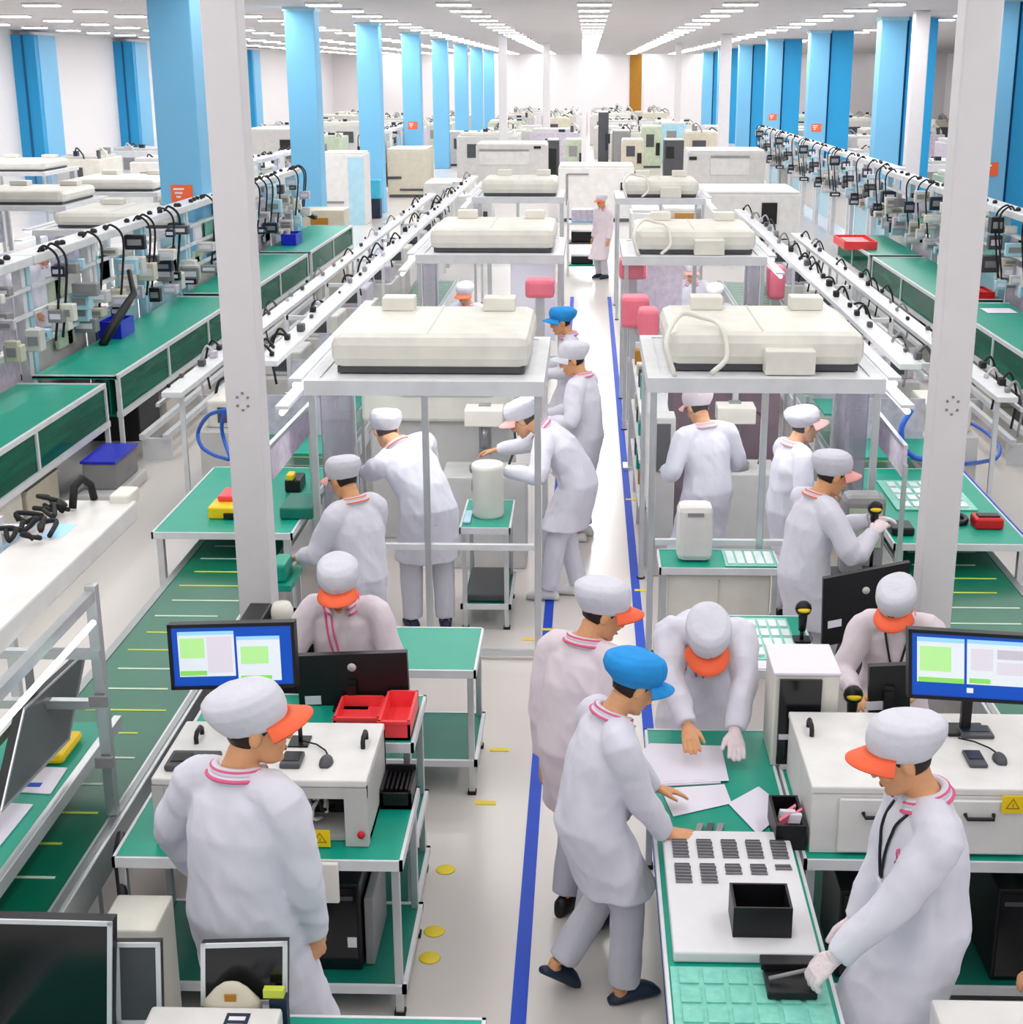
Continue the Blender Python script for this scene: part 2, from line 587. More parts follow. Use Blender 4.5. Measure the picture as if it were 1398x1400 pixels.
def hand_shapes(mb, w, d, pn, side, curl=0.35, s=1.0, fat=0.0, thumb_out=0.6):
    """palm, four fingers and thumb; d = pointing direction, pn = way the palm faces, side = +1 if the thumb is towards pn x d"""
    d = d.normalized()
    pn = (pn - d * pn.dot(d)).normalized()
    t = pn.cross(d) * side
    k = w + d * 0.088 * s
    mb.loft([(w - d * 0.02 * s, t, pn, 0.026 * s + fat, 0.021 * s + fat), (w + d * 0.02 * s, t, pn, 0.033 * s + fat, 0.019 * s + fat),
             (w + d * 0.06 * s, t, pn, 0.042 * s + fat, 0.017 * s + fat), (k + d * 0.006 * s, t, pn, 0.041 * s + fat, 0.014 * s + fat)], 14)
    for i, (o, l) in enumerate(((0.031, 0.070), (0.0105, 0.079), (-0.0105, 0.074), (-0.031, 0.058))):
        p = k + t * o * s - d * 0.01 * s
        dirn = (d + t * o * 2.2).normalized()
        pts = [p]
        c = 0.0
        for q, seg in enumerate((0.012, l * 0.46, l * 0.31, l * 0.23)):
            if q:
                c += curl * (0.7 + 0.15 * q + 0.06 * i)
            pts.append(pts[-1] + (dirn * math.cos(c) + pn * math.sin(c)) * seg * s)
        mb.tube(pts, [0.0105 * s + fat, 0.0105 * s + fat, 0.0098 * s + fat, 0.009 * s + fat, 0.007 * s + fat], 8)
    b0 = w + d * 0.018 * s + t * 0.022 * s
    d1 = (d * 0.72 + t * thumb_out + pn * 0.25).normalized()
    d2 = (d * 0.95 + t * thumb_out * 0.45 + pn * 0.35).normalized()
    mb.tube([b0, b0 + d1 * 0.042 * s, b0 + d1 * 0.042 * s + d2 * 0.032 * s, b0 + d1 * 0.042 * s + d2 * 0.058 * s],
            [0.016 * s + fat, 0.0125 * s + fat, 0.0105 * s + fat, 0.008 * s + fat], 8)


PEOPLE = 0


def person(label, x, y, yaw=0, H=1.68, lean=4, side=0, head=(0, 18), hr=None, hl=None, fr=(0.1, 0.02, 0, -8), fl=(-0.1, 0.02, 0, 8),
           coat='cloth_white', pants='cloth_grey', cap='cap_white', visor='visor_orange', stripe='stripe_pink', gloves='', skin='skin',
           shoe='navy', hips=None, elr=(0.5, -0.8, -0.5), ell=(-0.5, -0.8, -0.5), pr=None, pl=None, near=True, lanyard=False, hem=0.36,
           curl=(0.35, 0.35), dr=None, dl=None, placket=False, badge=0, turn=0, bare_heel=False, group=None):
    """yaw: degrees the figure faces left of straight away from us; hand targets are points of the place"""
    global PEOPLE
    PEOPLE += 1
    seed = PEOPLE * 3.7
    s = H / 1.70
    rt = thing('person', label, 'person', (x, y, 0), math.radians(yaw), group)
    inv = ROOTM[rt.name].inverted()
    X, Yv, Z = Vector((1, 0, 0)), Vector((0, 1, 0)), Vector((0, 0, 1))
    R_ = lambda deg: math.radians(deg)
    def updir(k):
        a, c = R_(lean * k), R_(side * k)
        return Vector((math.sin(c), math.sin(a) * math.cos(c), math.cos(a) * math.cos(c)))
    ph = (hips or 0.93) * s
    P = Vector((0, -0.16 * math.sin(R_(lean)) * s, ph))
    w1 = P + updir(0.55) * 0.14 * s
    w2 = w1 + updir(0.9) * 0.17 * s
    sh = w2 + updir(1.1) * 0.14 * s
    nb = sh + updir(1.15) * 0.055 * s
    tw = R_(turn)
    RV = Vector((math.cos(tw), math.sin(tw), 0))
    def fw(u, r=X):
        return u.cross(r).normalized() if True else None
    rx_ = lambda k: (X * (1 - k) + RV * k).normalized()
    def frame(k):
        u = updir(k)
        r = rx_(min(1, k))
        r = (r - u * r.dot(u)).normalized()
        return r, u.cross(r).normalized()
    # head frame
    hy, hp = R_(head[0]), R_(head[1])
    hF = Vector((-math.sin(hy) * math.cos(hp), math.cos(hy) * math.cos(hp), -math.sin(hp)))
    hR = Vector((math.cos(hy), math.sin(hy), 0))
    hU = hR.cross(hF).normalized()
    nd = (updir(1.1) * 0.75 + hF * 0.28 + hU * 0.25).normalized()
    hs = s * 1.05
    hc = nb + nd * 0.155 * hs + hF * 0.012 * hs
    # arms
    sr, fs_ = frame(1.1)
    SR = sh + sr * 0.178 * s - updir(1.1) * 0.02 * s
    SL = sh - sr * 0.178 * s - updir(1.1) * 0.02 * s
    def target(h, S, sg):
        if h is None:
            return S + Vector((sg * 0.07, 0.06, -0.54)) * s
        return inv @ Vector(h)
    tR, tL = target(hr, SR, 1), target(hl, SL, -1)
    def arm(S, t, pole):
        e, wv = ik(S, t, 0.285 * s, 0.262 * s, Vector(pole))
        return e, wv
    ER, WR = arm(SR, tR, elr)
    EL, WL = arm(SL, tL, ell)
    # legs
    def leg(sg, f):
        hip = P + X * sg * 0.088 * s - Z * 0.02
        an = Vector((f[0], f[1], 0.085 * s + f[2]))
        k, a = ik(hip, an, 0.425 * s, 0.43 * s, Vector((0.12 * sg, 1, 0.1)))
        ty = R_(f[3])
        return hip, k, a, Vector((-math.sin(ty), math.cos(ty), 0))
    LR, LL = leg(1, fr), leg(-1, fl)
    def foot_axes(a, td, s):
        fd = td if a.z < 0.1 else (td * 0.78 - Z * 0.62).normalized()
        return fd, fd.cross(Vector((-td.y, td.x, 0))).normalized() * (1 if fd.cross(Vector((-td.y, td.x, 0))).z > 0 else -1)
    # ---- body, one continuous surface
    mb = MB()
    def ring(c, k, rx, ry):
        r, f = frame(k)
        return (c, r, f, rx * s, ry * s)
    mb.loft([ring(P - Z * 0.1, 0, 0.12, 0.09), ring(P, 0.3, 0.15, 0.105), ring(w1, 0.6, 0.13, 0.09), ring(w2, 0.95, 0.155, 0.105),
             ring(sh, 1.1, 0.13, 0.08), ring(nb, 1.1, 0.066, 0.066)], 18)
    hn = [(-0.117, 0.024, 0.026, 0.052), (-0.098, 0.045, 0.048, 0.038), (-0.062, 0.060, 0.074, 0.016), (-0.02, 0.067, 0.088, 0.004),
          (0.02, 0.072, 0.095, 0.0), (0.06, 0.071, 0.094, -0.004), (0.092, 0.056, 0.076, -0.008), (0.115, 0.026, 0.036, -0.01)]
    mb.loft([(hc + hU * z * hs + hF * o * hs, hR, hF, a * hs, c * hs) for z, a, c, o in hn], 20)
    mb.tube([nb - nd * 0.03, nb + nd * 0.06 * hs, hc - hU * 0.06 * hs - hF * 0.02], [0.062 * s, 0.056 * s, 0.056 * s], 14)
    mb.tube([hc + hF * 0.09 * hs + hU * 0.018 * hs, hc + hF * 0.104 * hs - hU * 0.012 * hs, hc + hF * 0.098 * hs - hU * 0.034 * hs],
            [0.009 * hs, 0.0125 * hs, 0.016 * hs], 8)
    for sg in (-1, 1):
        mb.ell(hc + hR * sg * 0.074 * hs - hF * 0.008 * hs - hU * 0.012 * hs, hR, hF, hU, 0.013 * hs, 0.021 * hs, 0.034 * hs, 10)
        mb.ell(hc + hR * sg * 0.03 * hs + hF * 0.078 * hs - hU * 0.03 * hs, hR, hF, hU, 0.022 * hs, 0.016 * hs, 0.022 * hs, 10)
    mb.ell(hc + hF * 0.086 * hs - hU * 0.066 * hs, hR, hF, hU, 0.026 * hs, 0.012 * hs, 0.013 * hs, 10)
    mb.ell(hc + hF * 0.082 * hs - hU * 0.1 * hs, hR, hF, hU, 0.02 * hs, 0.016 * hs, 0.016 * hs, 10)
    mb.tube([nb - sr * 0.02, (nb + SR) / 2 + Z * 0.0, SR, ER, WR], [0.05 * s, 0.058 * s, 0.055 * s, 0.040 * s, 0.026 * s], 12)
    mb.tube([nb + sr * 0.02, (nb + SL) / 2, SL, EL, WL], [0.05 * s, 0.058 * s, 0.055 * s, 0.040 * s, 0.026 * s], 12)
    def hdir(E, Wp, dd):
        if dd is not None:
            return (inv.to_3x3() @ Vector(dd)).normalized()
        return (Wp - E).normalized()
    dR, dL = hdir(ER, WR, dr), hdir(EL, WL, dl)
    def pnorm(pp, dv, sg):
        if pp is not None:
            return inv.to_3x3() @ Vector(pp)
        if dv.z < -0.8:
            return Vector((-sg, 0.15, 0))
        return Vector((-0.25 * sg, 0, -1))
    pR, pL = pnorm(pr, dR, 1), pnorm(pl, dL, -1)
    # thumb side: towards the body's middle when the palm is down
    def tside(pn, dv, sg):
        t = (pn - dv * pn.dot(dv)).normalized().cross(dv)
        want = Vector((-sg, 0, 0)) if abs(pn.normalized().z) > 0.5 else Vector((0, 1, 0.3))
        return 1 if t.dot(want) > 0 else -1
    sdR, sdL = tside(pR, dR, 1), tside(pL, dL, -1)
    hand_shapes(mb, WR, dR, pR, sdR, curl[1], s)
    hand_shapes(mb, WL, dL, pL, sdL, curl[0], s)
    for hip, k, a, td in (LR, LL):
        mb.tube([hip + Z * 0.03, (hip + k) / 2, k, (k + a) / 2 - td * 0.012, a], [0.078 * s, 0.068 * s, 0.05 * s, 0.047 * s, 0.034 * s], 12)
        fd, fu = foot_axes(a, td, s)
        mb.tube([a - fd * 0.035 * s, a - fd * 0.03 * s - fu * 0.045 * s, a + fd * 0.06 * s - fu * 0.05 * s, a + fd * 0.13 * s - fu * 0.058 * s], [0.03 * s, 0.031 * s, 0.03 * s, 0.02 * s], 10)
    body = remesh(mb, 0.0062 if near else 0.0095, 3, name='body')
    # features joined on as islands
    bm = bmesh.new(); bm.from_mesh(body); bpy.data.meshes.remove(body)
    for fc in bm.faces:
        fc.smooth = True
    fb = MB(); fb.bm.free(); fb.bm = bm
    for sg in (-1, 1):
        fb.ell(hc + hR * sg * 0.031 * hs + hF * 0.0835 * hs + hU * 0.006 * hs, hR, hF, hU, 0.013 * hs, 0.008 * hs, 0.0055 * hs, 10, 1)
        fb.ell(hc + hR * sg * 0.033 * hs + hF * 0.087 * hs + hU * 0.027 * hs, hR, hF, hU, 0.02 * hs, 0.006 * hs, 0.0045 * hs, 10, 1)
    fb.ell(hc + hF * 0.0945 * hs - hU * 0.067 * hs, hR, hF, hU, 0.022 * hs, 0.007 * hs, 0.006 * hs, 10, 2)
    me = bpy.data.meshes.new('body'); bm.to_mesh(me); bm.free()
    link_part('body', me, [skin, 'hair', 'lip'], rt)
    # ---- hair under the cap
    hb = MB()
    hb.loft([(hc - hU * 0.055 * hs - hF * 0.02 * hs, hR, hF, 0.055 * hs, 0.06 * hs), (hc - hU * 0.02 * hs - hF * 0.018 * hs, hR, hF, 0.072 * hs, 0.083 * hs),
             (hc + hU * 0.03 * hs - hF * 0.008 * hs, hR, hF, 0.078 * hs, 0.096 * hs), (hc + hU * 0.075 * hs - hF * 0.006 * hs, hR, hF, 0.07 * hs, 0.09 * hs)], 18)
    link_part('hair', hb.mesh('hair', []), 'hair', rt)
    # ---- cap with visor
    cb = MB()
    puff = 1.12 if cap == 'cap_blue' else 1.02
    cr = [(0.028, 0.080, 0.100, -0.002), (0.045, 0.089, 0.109, -0.004), (0.075, 0.099 * puff, 0.119 * puff, -0.010), (0.108, 0.105 * puff, 0.125 * puff, -0.018),
          (0.142, 0.1 * puff, 0.118 * puff, -0.024), (0.162, 0.078, 0.094, -0.024), (0.168, 0.02, 0.025, -0.02)]
    tilt = 0.42
    cF = (hF + hU * tilt).normalized(); cU = hR.cross(cF).normalized()
    cb.loft([(hc + cU * (z - 0.024) * hs + cF * o * hs, hR, cF, a * hs, c * hs) for z, a, c, o in cr], 26)
    cm = remesh(cb, 0.008 if near else 0.012, 2, 0.0065, seed, 'cap')
    co = link_part('cap', cm, cap, rt)
    vb = MB()
    n = 18
    vs = []
    for lay in (0, 0.005):
        for j in range(4):
            for i in range(n + 1):
                a = math.radians(-74 + 148 * i / n)
                q = j / 3
                ext = 0.074 * (max(0.0, math.cos(a)) ** 0.55) * q
                rr = Vector((math.sin(a) * (0.086 + ext * 0.6), math.cos(a) * (0.104 + ext)))
                zz = 0.02 - 0.028 * q - 0.03 * q * (1 - math.cos(a)) + lay
                vs.append(hc + hR * rr.x * hs + cF * rr.y * hs + cU * zz * hs)
    fsx = []
    L1 = 4 * (n + 1)
    for j in range(3):
        for i in range(n):
            a0 = j * (n + 1) + i
            fsx.append((a0, a0 + 1, a0 + n + 2, a0 + n + 1))
            fsx.append((L1 + a0, L1 + a0 + n + 1, L1 + a0 + n + 2, L1 + a0 + 1))
    for i in range(n):
        a0 = 3 * (n + 1) + i
        fsx.append((a0, a0 + 1, L1 + a0 + 1, L1 + a0))
        fsx.append((i + 1, i, L1 + i, L1 + i + 1))
    vb.faces(vs, fsx, 0, True)
    vo = link_part('visor', vb.mesh('visor', []), 'cap_blue' if cap == 'cap_blue' else visor, co)
    # ---- coat
    kb = MB()
    lm = ((LR[1] - LR[0]).normalized() + (LL[1] - LL[0]).normalized()).normalized()
    hemc = P + lm * hem * s
    hem2 = P + lm * hem * 0.55 * s
    kb.loft([ring(nb + updir(1.1) * 0.012, 1.1, 0.070, 0.070), ring(sh + updir(1.1) * 0.02 * s, 1.1, 0.115, 0.085), ring(sh - updir(1.1) * 0.03 * s, 1.1, 0.178, 0.115), ring(w2, 0.95, 0.192, 0.142),
             ring(w1, 0.6, 0.184, 0.142), ring(P, 0.2, 0.203, 0.158), ring(hem2, 0, 0.216, 0.172), ring(hemc, 0, 0.236, 0.19)], 24)
    for S, E, Wp in ((SR, ER, WR), (SL, EL, WL)):
        mid = (nb * 0.45 + S * 0.55)
        d2 = (Wp - E).normalized()
        kb.hose([nb - Z * 0.02, mid, S, (S + E) / 2, E, (E + Wp) / 2, Wp - d2 * 0.012], [0.05 * s, 0.072 * s, 0.082 * s, 0.077 * s, 0.068 * s, 0.060 * s, 0.050 * s], 14, 0, 3)
    cm = remesh(kb, 0.0095 if near else 0.014, 5, 0.0145 if near else 0.011, seed, 'coat')
    bvh = BVHTree.FromPolygons([v.co.copy() for v in cm.vertices], [tuple(p.vertices) for p in cm.polygons])
    coat_o = link_part('coat', cm, coat, rt)
    def snap(p, dirn, off=0.004):
        h = bvh.ray_cast(p + dirn * 0.4, -dirn)
        return h[0] + dirn * off if h[0] is not None else p
    if badge:
        r, f = frame(1.0)
        eb = MB()
        c0 = w2 + r * badge * 0.095 * s + updir(1) * 0.02
        st_ = [[(-0.02, -0.025), (-0.005, 0.0), (0.0, 0.03)], [(0.0, 0.03), (0.012, 0.01), (0.004, -0.012)], [(0.004, -0.012), (0.016, -0.03)], [(-0.014, 0.012), (0.012, 0.02)]]
        for q in st_:
            eb.tube([snap(c0 + r * a * s + updir(1) * c * s, f, 0.002) for a, c in q], 0.0035, 6)
        link_part('emblem', eb.mesh('emblem', []), 'stripe_pink', coat_o, 'small pink emblem on the chest')
    # ---- collar with two stripes, and the front edges
    def collar_path(off, up, a0=-150, a1=150):
        pts = []
        r, f = frame(1.1)
        u = updir(1.1)
        for i in range(25):
            a = math.radians(a0 + (a1 - a0) * i / 24)
            fr_ = -math.cos(a)
            pts.append(nb + r * math.sin(a) * (0.074 + off) * s + f * (fr_ * (0.074 + off) + 0.004) * s + u * (up - 0.032 * (1 + fr_) * 0.5 * (1 if fr_ > 0 else 0.5)) * s)
        return pts
    cob = MB()
    pp = collar_path(0.004, 0.022)
    cob.tube(pp, 0.017 * s, 8)
    pp2 = collar_path(0.012, 0.0)
    cob.tube(pp2, 0.017 * s, 8)
    colr = link_part('collar', cob.mesh('collar', []), coat, rt)
    sb = MB()
    sb.tube(collar_path(0.015, 0.030), 0.0055 * s, 6)
    sb.tube(collar_path(0.030, 0.004), 0.0065 * s, 6)
    if placket:
        r, f = frame(1.0)
        for off in (0.0, 0.035):
            pts = []
            for q in range(9):
                k = q / 8
                c = (nb * (1 - k) + w1 * k)
                dep = 0.085 + 0.075 * math.sin(min(1, k * 1.6) * PI / 2)
                pts.append(snap(c + f * 0.05 * s + r * (0.06 - 0.07 * k + off) * s, f))
            sb.tube(pts, 0.006 * s, 6)
    st = link_part('stripe', sb.mesh('stripe', []), stripe, colr, 'coloured collar stripes')
    if lanyard:
        lb = MB()
        r, f = frame(1.0)
        bot = w2 * 0.35 + w1 * 0.65
        bpt = snap(bot + f * 0.05, f, 0.008)
        for sg in (-1, 1):
            lb.hose([nb + r * sg * 0.085 * s + updir(1) * 0.02] + [snap(nb.lerp(bot, q) + r * sg * (0.075 - 0.07 * q) * s + f * 0.06, f, 0.007) for q in (0.2, 0.4, 0.6, 0.8, 1.0)], 0.006, 6, 0)
        q = snap(bot - updir(0.6) * 0.06 + f * 0.05, f, 0.012)
        lb.obox(q, r * 0.027, f * 0.003, updir(0.6) * 0.04, 1)
        link_part('lanyard', lb.mesh('lanyard', []), ['black', 'paper'], rt, 'dark lanyard with a badge')
    # ---- trousers
    tb = MB()
    tb.loft([(P + Z * 0.1 * s, X, Yv, 0.15 * s, 0.11 * s), (P, X, Yv, 0.172 * s, 0.13 * s), (P - Z * 0.09 * s, X, Yv, 0.165 * s, 0.125 * s)], 18)
    for hip, k, a, td in (LR, LL):
        e = a + (k - a).normalized() * 0.012
        tb.tube([hip, (hip + k) / 2, k, (k + e) / 2, e], [0.094 * s, 0.09 * s, 0.082 * s, 0.077 * s, 0.073 * s], 14)
    tm = remesh(tb, 0.0105 if near else 0.015, 4, 0.009, seed + 1, 'trousers')
    link_part('trousers', tm, pants, rt)
    # ---- shoes
    for hip, k, a, td in (LR, LL):
        shb = MB()
        sd = td.cross(Z)
        fd, fu = foot_axes(a, td, s)
        base = a - fu * 0.062 * s
        rr = []
        for q, (dy, wd, hg) in enumerate(((-0.08, 0.022, 0.016 if bare_heel else 0.026), (-0.055, 0.038, 0.02 if bare_heel else 0.046), (0.0, 0.043, 0.03 if bare_heel else 0.05), (0.055, 0.049, 0.046), (0.11, 0.049, 0.038), (0.15, 0.04, 0.026), (0.175, 0.02, 0.012))):
            rr.append((base + fd * dy * s + fu * (hg - 0.023) * s, sd, fu, wd * s, hg * s))
        shb.loft(rr, 14)
        link_part('shoe', shb.mesh('shoe', []), shoe, rt)
    for ch, Wp, dv, pn, sd_, cu in (('r', WR, dR, pR, sdR, curl[1]), ('l', WL, dL, pL, sdL, curl[0])):
        if ch in gloves:
            gb = MB()
            hand_shapes(gb, Wp, dv, pn, sd_, cu, s * 1.01, 0.0022)
            gb.tube([Wp - dv * 0.05, Wp + dv * 0.01], [0.034 * s, 0.03 * s], 12)
            gm = remesh(gb, 0.0055, 2, name='glove')
            link_part('glove', gm, 'glove', rt)
    return rt
# ------------------------------------------------------------------ conveyors
def conveyor(side):
    s = -1 if side == 'left' else 1
    xi, xo = (-2.18, -2.80) if s < 0 else (2.22, 2.88)
    x0, x1 = min(xi, xo), max(xi, xo)
    cx = (x0 + x1) / 2
    t = thing('conveyor', 'long green belt conveyor with pale cross marks running along the %s line' % side, 'conveyor', (cx, 3.5, 0), 0, 'conveyors')
    Y0, Y1 = 3.3, 24.0
    b = MB(); b.box(x0, x1, Y0, Y1, 0.66, 0.70, 0)
    k = 0
    y = Y0 + 0.12
    while y < Y1 - 0.3:
        a, c = (0.1, 0.08) if k % 2 else (0.07, 0.15)
        b.box(x0 + a, x1 - c, y, y + 0.018, 0.70, 0.7022, 1 if (k // 2) % 2 == 0 else 2)
        y += 0.283; k += 1
    put('belt', b, ['belt_green', 'dash_yellow', 'dash_pale'], t)
    for xa, xb, nm in ((xi, xi - s * 0.07, 'inner'), (xo, xo + s * 0.05, 'outer')):
        b = MB()
        xa, xb = min(xa, xb), max(xa, xb)
        if nm == 'inner':
            b.box(xa, xb, Y0, Y1, 0.57, 0.735, 0, 0.006)
            b.box(xa + 0.02, xb - 0.02, Y0, Y1, 0.735, 0.742, 1)
        else:
            b.box(xa, xb, Y0, Y1, 0.57, 0.705, 1)
        put('rail', b, ['aluminium', 'alu_dark'], t)
    b = MB(); b.box(x0 + 0.02, x1 - 0.02, Y0, Y1, 0.48, 0.6, 0); put('bed', b, 'mid_grey', t)
    yy = Y0 + 0.4
    while yy < Y1:
        for xx in (x0 - 0.01, x1 + 0.01):
            b = MB(); b.box(xx - 0.025, xx + 0.025, yy - 0.025, yy + 0.025, 0, 0.58); put('leg', b, 'aluminium', t)
        yy += 1.9
    return t
conveyor('left'); conveyor('right')

# ------------------------------------------------------------------ tables
def table(name, label, cat, x0, x1, y0, y1, z, top='esd_green', shelves=(), legw=0.035, markers=(), legs=True, edge='frame_white', foot=0.0, group=None):
    t = thing(name, label, cat, ((x0 + x1) / 2, (y0 + y1) / 2, 0), 0, group)
    put('table_top', MB().box(x0 + 0.012, x1 - 0.012, y0 + 0.012, y1 - 0.012, z - 0.03, z), top, t)
    b = MB()
    for a in ((x0, x1, y0, y0 + 0.014), (x0, x1, y1 - 0.014, y1), (x0, x0 + 0.014, y0, y1), (x1 - 0.014, x1, y0, y1)):
        b.box(*a, z - 0.045, z + 0.003)
    put('edge_trim', b, edge, t)
    if legs:
        for lx in (x0 + legw, x1 - legw):
            for ly_ in (y0 + legw, y1 - legw):
                b = MB()
                b.box(lx - legw / 2, lx + legw / 2, ly_ - legw / 2, ly_ + legw / 2, 0.0, z - 0.03, 0, 0.004)
                b.box(lx - legw * 0.7, lx + legw * 0.7, ly_ - legw * 0.7, ly_ + legw * 0.7, 0.0, 0.02, 1)
                put('leg', b, ['aluminium', 'rubber'], t)
    for sz in shelves:
        b = MB(); b.box(x0 + 0.02, x1 - 0.02, y0 + 0.02, y1 - 0.02, sz - 0.025, sz, 0)
        o = put('shelf', b, 'esd_green_dark' if top != 'white_paint' else 'white_paint', t)
        b = MB()
        for a in ((x0, x1, y0, y0 + 0.02), (x0, x1, y1 - 0.02, y1), (x0, x0 + 0.02, y0, y1), (x1 - 0.02, x1, y0, y1)):
            b.box(*a, sz - 0.035, sz + 0.004)
        put('shelf_rim', b, edge, o)
    return t

LT = table('workbench', 'green-topped left workbench carrying the white test machine beside the aisle', 'workbench', -2.02, -0.77, 5.44, 6.12, 0.78, shelves=(0.16,))
LT2 = table('raised_bench', 'taller green bench with the red trays behind the left test machine', 'workbench', -1.9, -0.8, 6.16, 6.72, 0.98, shelves=(0.45, 0.12))
LC = table('side_table', 'small two-tier green table beside the aisle, in front of the left glass booth', 'table', -1.2, -0.61, 7.5, 8.17, 0.78, shelves=(0.22,))
RT = table('work_table', 'long green table at the right of the aisle with papers and the foam tray', 'table', 0.31, 0.93, 4.0, 6.78, 0.78, shelves=())
RT2 = table('workbench', 'green-topped right workbench under the wide white test machine', 'workbench', 0.945, 2.12, 5.5, 6.72, 0.78, shelves=(0.16,))
RT3 = table('side_table', 'green side table with a clear tray mat behind the white tower unit', 'table', 0.86, 1.34, 7.55, 8.42, 0.78)
NL = table('near_bench', 'near green bench at the lower left edge carrying small screens', 'workbench', -2.06, -0.34, 3.55, 4.39, 0.78, shelves=(0.2,))
NR = table('near_bench', 'near bench at the lower right corner under a white box', 'workbench', 1.16, 2.1, 3.6, 4.42, 0.74, shelves=(0.2,))
# yellow floor marks at the table feet
marks = [(-0.72, 5.9), (-0.72, 6.12), (-0.72, 6.69), (-0.56, 7.42), (-0.52, 8.1), (-0.28, 9.45), (0.46, 11.0), (0.45, 13.6), (-0.4, 9.92), (-0.28, 10.12)]
for i, (x, y) in enumerate(marks):
    b = MB()
    if i < 3:
        b.lathe((x, y, 0), [(0.05, 0.0005), (0.052, 0.002), (0.048, 0.0042), (0.0, 0.0044)], 14)
    else:
        b.box(x - 0.06, x + 0.06, y - 0.022, y + 0.022, 0.0005, 0.0042)
    lab = ['yellow floor mark by the nearest foot of the left workbench', 'yellow floor mark by the middle foot of the left workbench', 'yellow floor mark by the far foot of the raised left bench',
           'yellow floor mark under the near leg of the small two-tier table', 'yellow floor mark by the far leg of the small two-tier table', 'yellow floor mark across the left tape at the booth corner',
           'yellow floor mark beside the right tape near the right booth', 'yellow floor mark beside the right tape further up the aisle', 'faint yellow mark inside the left booth corner', 'yellow mark over the left tape beside the leaning worker'][i]
    solo('floor_marker', b, 'tape_yellow', lab, 'floor marking', 'yellow floor marks')

# cross benches over the belts
def cross_bench(side, x0, x1, y0, y1):
    return table('cross_bench', 'green bench bridging the %s conveyor just behind the white pillar' % side, 'bench', x0, x1, y0, y1, 0.9, legw=0.05)
cross_bench('left', -3.06, -2.06, 9.62, 11.4)
RB = cross_bench('right', 2.12, 3.06, 9.5, 11.5)
put('blue_edge', MB().box(3.06, 3.075, 9.5, 11.5, 0.86, 0.905), 'tape_blue', RB)
# things on them
b = MB(); b.box(-2.74, -2.5, 9.95, 10.2, 0.902, 0.99, 0, 0.012); b.box(-2.7, -2.54, 10.1, 10.35, 0.99, 1.03, 1, 0.01); b.box(-2.62, -2.5, 9.93, 9.97, 0.91, 0.95, 2)
solo('tool_box', b, ['yellow', 'red_light', 'black'], 'yellow and red tool box on the left cross bench', 'box')
b = MB(); p = at(1350, 722, Z=0.9)
b.box(p.x - 0.1, p.x + 0.1, p.y - 0.05, p.y + 0.13, 0.902, 0.98, 0, 0.015); b.box(p.x - 0.07, p.x + 0.08, p.y + 0.0, p.y + 0.08, 0.98, 0.99, 1)
solo('red_box', b, ['red_plastic', 'black'], 'small red box on the right cross bench', 'box')
b = MB(); p = at(1302, 712, Z=0.9)
pts = [(p.x + 0.09 * math.cos(a), p.y + 0.13 * math.sin(a), 0.92) for a in [x * 0.35 for x in range(-5, 8)]]
b.tube(pts, 0.02, 8, 0); b.box(p.x - 0.06, p.x + 0.03, p.y - 0.07, p.y + 0.07, 0.903, 0.95, 1, 0.012)
solo('tape_gun', b, ['black', 'white_paint'], 'black and white tool beside the red box on the right cross bench', 'tool')
b = MB(); c0, c1 = at(1240, 668, Z=0.9), at(1345, 695, Z=0.9)
b.box(2.3, 2.9, 10.3, 11.1, 0.903, 0.912, 0)
for i in range(6):
    for j in range(4):
        b.box(2.36 + 0.085 * i, 2.42 + 0.085 * i, 10.36 + 0.18 * j, 10.48 + 0.18 * j, 0.912, 0.922, 1)
solo('parts_tray', b, ['mat_light', 'clear_plastic'], 'clear parts tray laid on the right cross bench', 'tray')
b = MB(); p = at(1300, 625, Z=0.9); b.box(p.x - 0.1, p.x + 0.06, p.y - 0.04, p.y + 0.04, 0.902, 1.12, 0, 0.01); b.box(p.x - 0.06, p.x + 0.02, p.y - 0.06, p.y - 0.04, 0.95, 1.06, 1)
solo('meter_box', b, ['mid_grey', 'dark_grey'], 'grey meter standing at the far end of the right cross bench', 'instrument')
b = MB()
pts = [at(x, y, Z=z) for x, y, z in ((1312, 572, 0.35), (1335, 583, 0.32), (1352, 595, 0.3), (1366, 612, 0.3), (1362, 626, 0.4), (1345, 631, 0.6), (1322, 634, 0.88), (1308, 632, 0.93))]
b.hose(pts, 0.02, 8)
solo('air_hose', b, 'blue_mid', 'blue air hose looping from the right cross bench to the floor', 'hose')
b = MB()
pts = [at(x, y, Z=z) for x, y, z in ((310, 560, 1.3), (285, 568, 1.2), (271, 590, 1.0), (275, 610, 0.9), (292, 622, 0.86), (312, 628, 0.92))]
b.hose(pts, 0.017, 8); pts = [at(x, y, Z=z) for x, y, z in ((307, 560, 1.3), (303, 585, 1.1), (309, 610, 0.95), (318, 632, 0.92))]
b.hose(pts, 0.017, 8)
solo('air_hose', b, 'blue_mid', 'blue air hose hanging in loops left of the near left pillar', 'hose')
b = MB()
pts = [at(x, y, Y=9.9) for x, y in ((1246, 560), (1232, 585), (1236, 612), (1250, 625), (1262, 628))]
b.hose(pts, 0.02, 8)
solo('air_hose', b, 'blue_mid', 'blue air hose hanging at the right edge of the right booth', 'hose')

